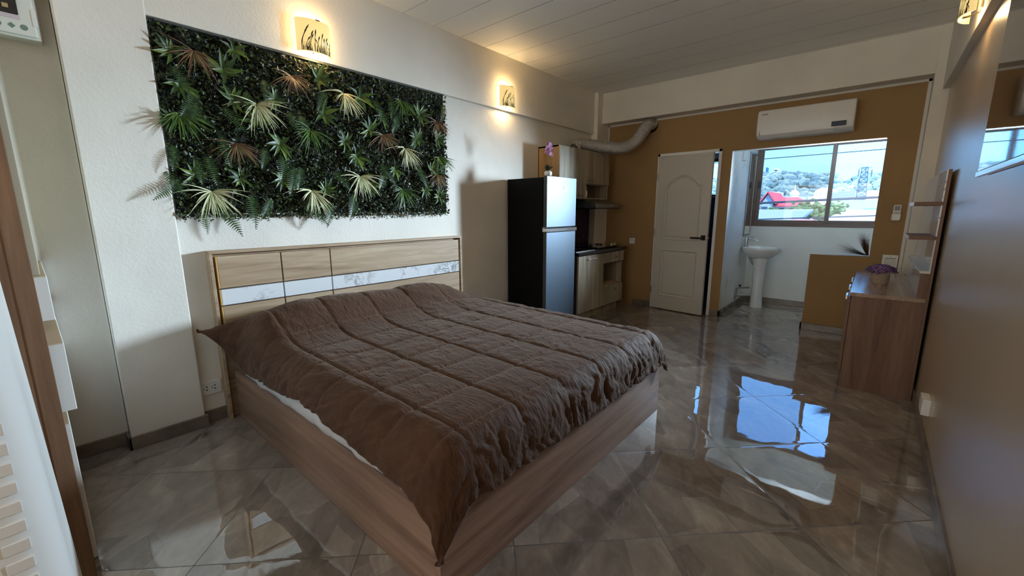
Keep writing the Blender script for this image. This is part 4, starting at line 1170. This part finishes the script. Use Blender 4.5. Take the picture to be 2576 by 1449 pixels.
bmi = bmesh.new(); bmesh.ops.create_icosphere(bmi, subdivisions=1, radius=1)
ICO_V = [v.co.copy() for v in bmi.verts]; ICO_F = [tuple(v.index for v in f.verts) for f in bmi.faces]; bmi.free()
def blob(mb, c, r, sq=.8, jit=.25):
    mb.add([Vector(c)+Vector((v.x*r*(1+rd.uniform(-jit, jit)), v.y*r, v.z*r*sq*(1+rd.uniform(-jit, jit)))) for v in ICO_V], ICO_F)
for k in range(2600):
    i = rd.randrange(241); j = rd.randrange(2, 26); p = rows[i][j]
    blob(tm, (p[0]+rd.uniform(-1.5, 1.5), p[1]-2, p[2]+.8), rd.uniform(1.4, 3.2))
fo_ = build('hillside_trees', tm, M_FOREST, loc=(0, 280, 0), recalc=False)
tag(fo_, 'dense tree crowns covering the distant hill', 'trees', kind='stuff')

def bbox_px(px0, px1, py0, py1, Y):
    a = at(px0, py1, Y); b = at(px1, py0, Y); return a.x, b.x, a.z, b.z
def block(name, label, cat, px0, px1, py0, py1, Y, depth, mat, win=None, roof=None, zb=-9):
    x0, x1, z0, z1 = bbox_px(px0, px1, py0, py1, Y); t = thing(name, label, cat, ((x0+x1)/2, Y+depth/2, zb))
    build('walls', MB().box(x0, x1, Y, Y+depth, zb, z1), mat, t)
    if win:
        nx, nzr, wfx, wfz, wm, zlow = win; m = MB(); H_ = z1-zlow*(z1-z0)-z0
        for a in range(nx):
            for b in range(nzr):
                cx = x0+(x1-x0)*(a+.5)/nx; cz = z0+(z1-z0)*(b+.5)/nzr; hw = (x1-x0)/nx*wfx/2; hh = (z1-z0)/nzr*wfz/2
                m.box(cx-hw, cx+hw, Y-.12, Y+.1, cz-hh, cz+hh)
        build('windows', m, wm, t)['kind'] = 'stuff'
    return t, (x0, x1, z0, z1)
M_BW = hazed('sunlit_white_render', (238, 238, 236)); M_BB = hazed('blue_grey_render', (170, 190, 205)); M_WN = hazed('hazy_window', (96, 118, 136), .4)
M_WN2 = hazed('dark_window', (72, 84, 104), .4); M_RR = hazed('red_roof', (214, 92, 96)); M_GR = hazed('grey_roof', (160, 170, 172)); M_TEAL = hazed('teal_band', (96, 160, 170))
block('highrise_tower', 'slim dark tower block on the distant hill', 'tower block', 1923, 1930, 421, 460, 420, 8, hazed('blue_tower', (70, 120, 150)))
t1, bb1 = block('apartment_block', 'stepped white apartment tower on the distant hill', 'apartment building', 1943, 1960, 427, 462, 400, 14, M_BW, (5, 8, .45, .4, M_WN, 0))
x0, x1, z0, z1 = bbox_px(1934, 1948, 434, 462, 398)
build('stepped_wing', MB().box(x0, x1, 398, 410, -9, z1), M_BW, t1)
x0, x1, z0, z1 = bbox_px(1948, 1956, 423, 430, 400)
build('roof_block', MB().box(x0, x1, 400, 410, z0, z1), M_BW, t1)
block('hotel', 'long pale hotel with rows of windows below the wooded hill', 'hotel', 2086, 2152, 480, 500, 200, 12, M_BB, (22, 4, .5, .5, M_WN, 0))
t2, _ = block('office_building', 'low white building right of the lattice mast', 'office building', 2178, 2240, 479, 500, 190, 10, M_BW, (8, 2, .6, .3, hazed('pink_window', (206, 170, 160)), 0))
t3, b3 = block('white_hall', 'large white hall with a rounded roof below the hill', 'hall', 2045, 2084, 482, 506, 180, 16, M_BW, (3, 2, .1, .2, M_WN, 0))
x0, x1, z0, z1 = bbox_px(2050, 2102, 471, 483, 181)
dome = MB(); cx = (x0+x1)/2; rx = (x1-x0)/2; pts = [(cx+rx*math.cos(a), z0+(z1-z0)*math.sin(a)) for a in [math.pi*k/16 for k in range(17)]]
dome.prism(pts, 181, 196, 'y'); build('rounded_roof', dome, M_BW, t3)
x0, x1, z0, z1 = bbox_px(2031, 2052, 494, 508, 178)
build('side_wing', MB().box(x0, x1, 178, 188, -9, z1), M_BW, t3)
# domed pavilion
p0 = at(1996, 492, 170); t4 = thing('domed_pavilion', 'small white domed building with a spire among the trees', 'pavilion', (p0.x, 172, -9))
sc_ = 170/F_PX*1.25
build('drum', MB().lathe([(6.5*sc_, 0), (6.5*sc_, 7*sc_), (0, 7*sc_)], (p0.x, 172, p0.z-3*sc_), 16), M_BW, t4)
build('dome', MB().lathe([(7*sc_, 0), (7.4*sc_, 2*sc_), (6.2*sc_, 5*sc_), (3.5*sc_, 7.5*sc_), (1*sc_, 9*sc_), (.7*sc_, 14*sc_), (.1*sc_, 17*sc_)], (p0.x, 172, p0.z-3*sc_+4*sc_), 16), M_BW, t4, smooth=True)
x0, x1, z0, z1 = bbox_px(1970, 2026, 494, 504, 174)
build('lower_wing', MB().box(x0, x1, 174, 182, -9, z1), hazed('pale_blue_wall', (196, 214, 220)), t4)
block('white_house', 'small flat white house behind the red gabled roof', 'house', 1936, 1958, 482, 500, 120, 8, M_BW, (1, 3, .8, .15, M_WN, 0))
# red roofed house in the middle ground
Y = 62.0
t5 = thing('red_roof_house', 'pale blue house with red gabled roof and a long red roofed wing', 'house', (at(1930, 540, Y).x, Y+4, -9))
g1, g2, gp = at(1908, 520, Y), at(1942, 520, Y), at(1932, 487, Y)
xl, xr, ze, zp = at(1880, 540, Y).x, at(1941, 540, Y).x, at(1941, 507, Y).z, at(1932, 486, Y).z
xg0, xg1 = at(1916, 520, Y).x, at(1943, 520, Y).x; xm = (xg0+xg1)/2
build('gable_walls', MB().prism([(xg0, -9), (xg1, -9), (xg1, ze), (xm, zp-.1), (xg0, ze)], Y, Y+9, 'y'), M_BB, t5)
gr_ = MB(); 
gr_.add([(xm, Y-.4, zp+.05), (xg0-.35, Y-.4, ze-.35), (xg0-.35, Y+9, ze-.35), (xm, Y+9, zp+.05), (xg1+.35, Y-.4, ze-.35), (xg1+.35, Y+9, ze-.35)], [(0, 1, 2, 3), (0, 3, 5, 4)])
o = build('gable_roof', gr_, M_RR, t5, recalc=False); q_ = o.modifiers.new('t', 'SOLIDIFY'); q_.thickness = .18
xa, xb = xg1, at(2030, 525, Y).x; zt = at(1990, 496, Y+5).z; zl = at(1990, 517, Y+.5).z; zb_ = at(1990, 536, Y+1).z
build('wing_walls', MB().box(xa, xb-.5, Y+1.2, Y+8, -9, zl+.2), hazed('wing_wall_white', (226, 226, 222)), t5)
wr_ = MB(); wr_.add([(xa, Y+.2, zl), (xb, Y+.2, zl), (xb-1.6, Y+5, zt), (xa, Y+5, zt), (xa, Y+9, zl), (xb, Y+9, zl)], [(0, 1, 2, 3), (3, 2, 5, 4), (1, 5, 2)])
o = build('wing_roof', wr_, M_RR, t5, recalc=False); q_ = o.modifiers.new('t', 'SOLIDIFY'); q_.thickness = .15
wm = MB()
for k in range(6):
    a = xa+.35+(xb-xa-1.0)*k/6; 
    for s_ in (0, .42): wm.box(a+s_, a+s_+.34, Y+1.1, Y+1.25, zb_+.1, zl-.35)
build('window_panes', wm, M_WN2, t5)['kind'] = 'stuff'
pwm = at(1922, 527, Y); build('window', MB().box(pwm.x-.3, pwm.x+.35, Y-.05, Y+.05, pwm.z-.45, pwm.z+.35), M_WN2, t5)
# flat roofs and warehouses
def roof(name, label, px0, px1, py_top, py_eave, Y0, Y1, mat):
    a = at(px0, py_eave, Y0); b = at(px1, py_eave, Y0); zt_ = at((px0+px1)/2, py_top, Y1).z
    t = thing(name, label, 'building', ((a.x+b.x)/2, (Y0+Y1)/2, -9)); k = Y1/Y0
    o = MB().add([(a.x, Y0, a.z), (b.x, Y0, a.z), (b.x+.1, Y1, zt_), (a.x-.1, Y1, zt_)], [(0, 1, 2, 3)])
    r = build('roof', o, mat, t, recalc=False); q = r.modifiers.new('t', 'SOLIDIFY'); q.thickness = .15
    build('walls', MB().box(a.x+.1, b.x-.1, Y0+.2, Y1, -9, a.z-.05), M_BW, t); return t
block('warehouse', 'long pale warehouse with a teal lower band behind the mast', 'warehouse', 2085, 2250, 502, 528, 100, 15, hazed('pale_green_render', (160, 186, 176)))
block('teal_shed', 'low teal fronted shed right of the mast', 'shed', 2170, 2250, 524, 534, 80, 6, M_TEAL)
roof('grey_roof_building', 'grey flat roofed building behind the garden trees', 2040, 2300, 527, 540, 52, 68, M_GR)
roof('pale_roof_building', 'pale ridged roof close below the window', 2050, 2420, 540, 566, 26, 40, hazed('pale_roof_sheet', (168, 166, 158)))
roof('near_white_roof', 'bluish white roof slope at lower left of the view', 1780, 1975, 527, 575, 24, 34, hazed('bluish_roof_sheet', (156, 172, 182)))
roof('pink_roof_building', 'small pinkish roof in front of the garden trees', 1978, 2022, 551, 560, 22, 25, hazed('pink_roof', (224, 150, 150)))
# garden trees
rd = random.Random(12)
M_GT = leaf('garden_tree_crown', [(0, (60, 92, 52)), (.5, (92, 124, 70)), (1, (136, 160, 96))], .9)
for k, (px, py, Y_, r_) in enumerate(((1968, 540, 36, .6), (1984, 545, 38, .6), (2003, 538, 40, .7), (2018, 528, 42, .8), (2034, 540, 44, .8), (2050, 526, 46.2, .9), (2066, 530, 48.5, .9), (1942, 538, 37, .5), (2092, 522, 50.6, .8), (2110, 527, 46.5, .7))):
    c = at(px, py, Y_); t = thing('garden_tree', '', 'tree', (c.x, Y_, -9), 'garden trees beyond the window')
    t['label'] = 'small leafy green tree in the gardens beyond the window'
    m = MB()
    for q in range(46):
        v = Vector((rd.gauss(0, .45), rd.gauss(0, .4), rd.gauss(0, .4)))*r_; blob(m, c+v, r_*rd.uniform(.14, .30))
    build('crown', m, M_GT, t, recalc=False); build('trunk', MB().tube([(c.x, Y_, -9), (c.x, Y_, c.z)], .12, 6), plain('bark', (96, 80, 66), .9), t)
# lattice mast
Y_ = 130.0
b0, b1 = at(2160, 530, Y_), at(2174, 421, Y_); mx0 = at(2168, 480, Y_).x
mt = thing('lattice_mast', 'tall steel lattice antenna mast standing before the hill', 'mast', (mx0, Y_, -9))
lm_ = MB(); z0, z1 = -9, b1.z
def leg(sx, sy, z): t = (z-z0)/(z1-z0); h = 1.5-.95*t; return (mx0+sx*h, Y_+sy*h, z)
NZm = 18
for sx in (-1, 1):
    for sy in (-1, 1): lm_.tube([leg(sx, sy, z0), leg(sx, sy, z1)], .09, 4)
for k in range(NZm):
    za, zb2 = z0+(z1-z0)*k/NZm, z0+(z1-z0)*(k+1)/NZm
    for sy in (-1, 1):
        lm_.tube([leg(-1, sy, za), leg(1, sy, zb2)], .05, 4); lm_.tube([leg(1, sy, za), leg(-1, sy, zb2)], .05, 4); lm_.tube([leg(-1, sy, zb2), leg(1, sy, zb2)], .05, 4)
M_MAST = plain('mast_steel', (70, 96, 110), .5)
build('lattice', lm_, M_MAST, mt)
am = MB()
for (dx_2, dz) in ((-1.0, -1.2), (-.8, -3.4), (1.3, -1.4), (.2, -.8)):
    am.box(mx0+dx_2-.10, mx0+dx_2+.10, Y_-1.6, Y_-1.3, z1+dz-.9, z1+dz+.7)
am.box(mx0-1.1, mx0+1.3, Y_-1.4, Y_-1.2, z1-.3, z1-.2)
build('antenna_panels', am, M_MAST, mt)['kind'] = 'stuff'
# overhead cables
def cable(name, label, pxa, pya, pxb, pyb, Yc, r, sag=.0):
    a = at(pxa, pya, Yc); b = at(pxb, pyb, Yc); pts = []
    ext = (b-a)*1.5; a2 = a-ext; b2 = b+ext
    for k in range(25):
        t = k/24; p = a2.lerp(b2, t); p.z -= sag*4*t*(1-t)-sag; pts.append(p)
    o = build(name, MB().tube(pts, r, 8), plain('cable_black', (40, 50, 58), .6), loc=tuple(a), smooth=True); tag(o, label, 'cable')
cable('overhead_cable', 'thin upper overhead cable crossing the sky outside the window', 1895, 402, 2228, 375, 12, .010)
cable('overhead_cable', 'thick overhead cable crossing in front of the red roofs', 1912, 511, 2213, 496, 12, .026)
cable('overhead_cable', 'lowest overhead cable just above the window sill', 1908, 552, 2203, 542.5, 12, .015)
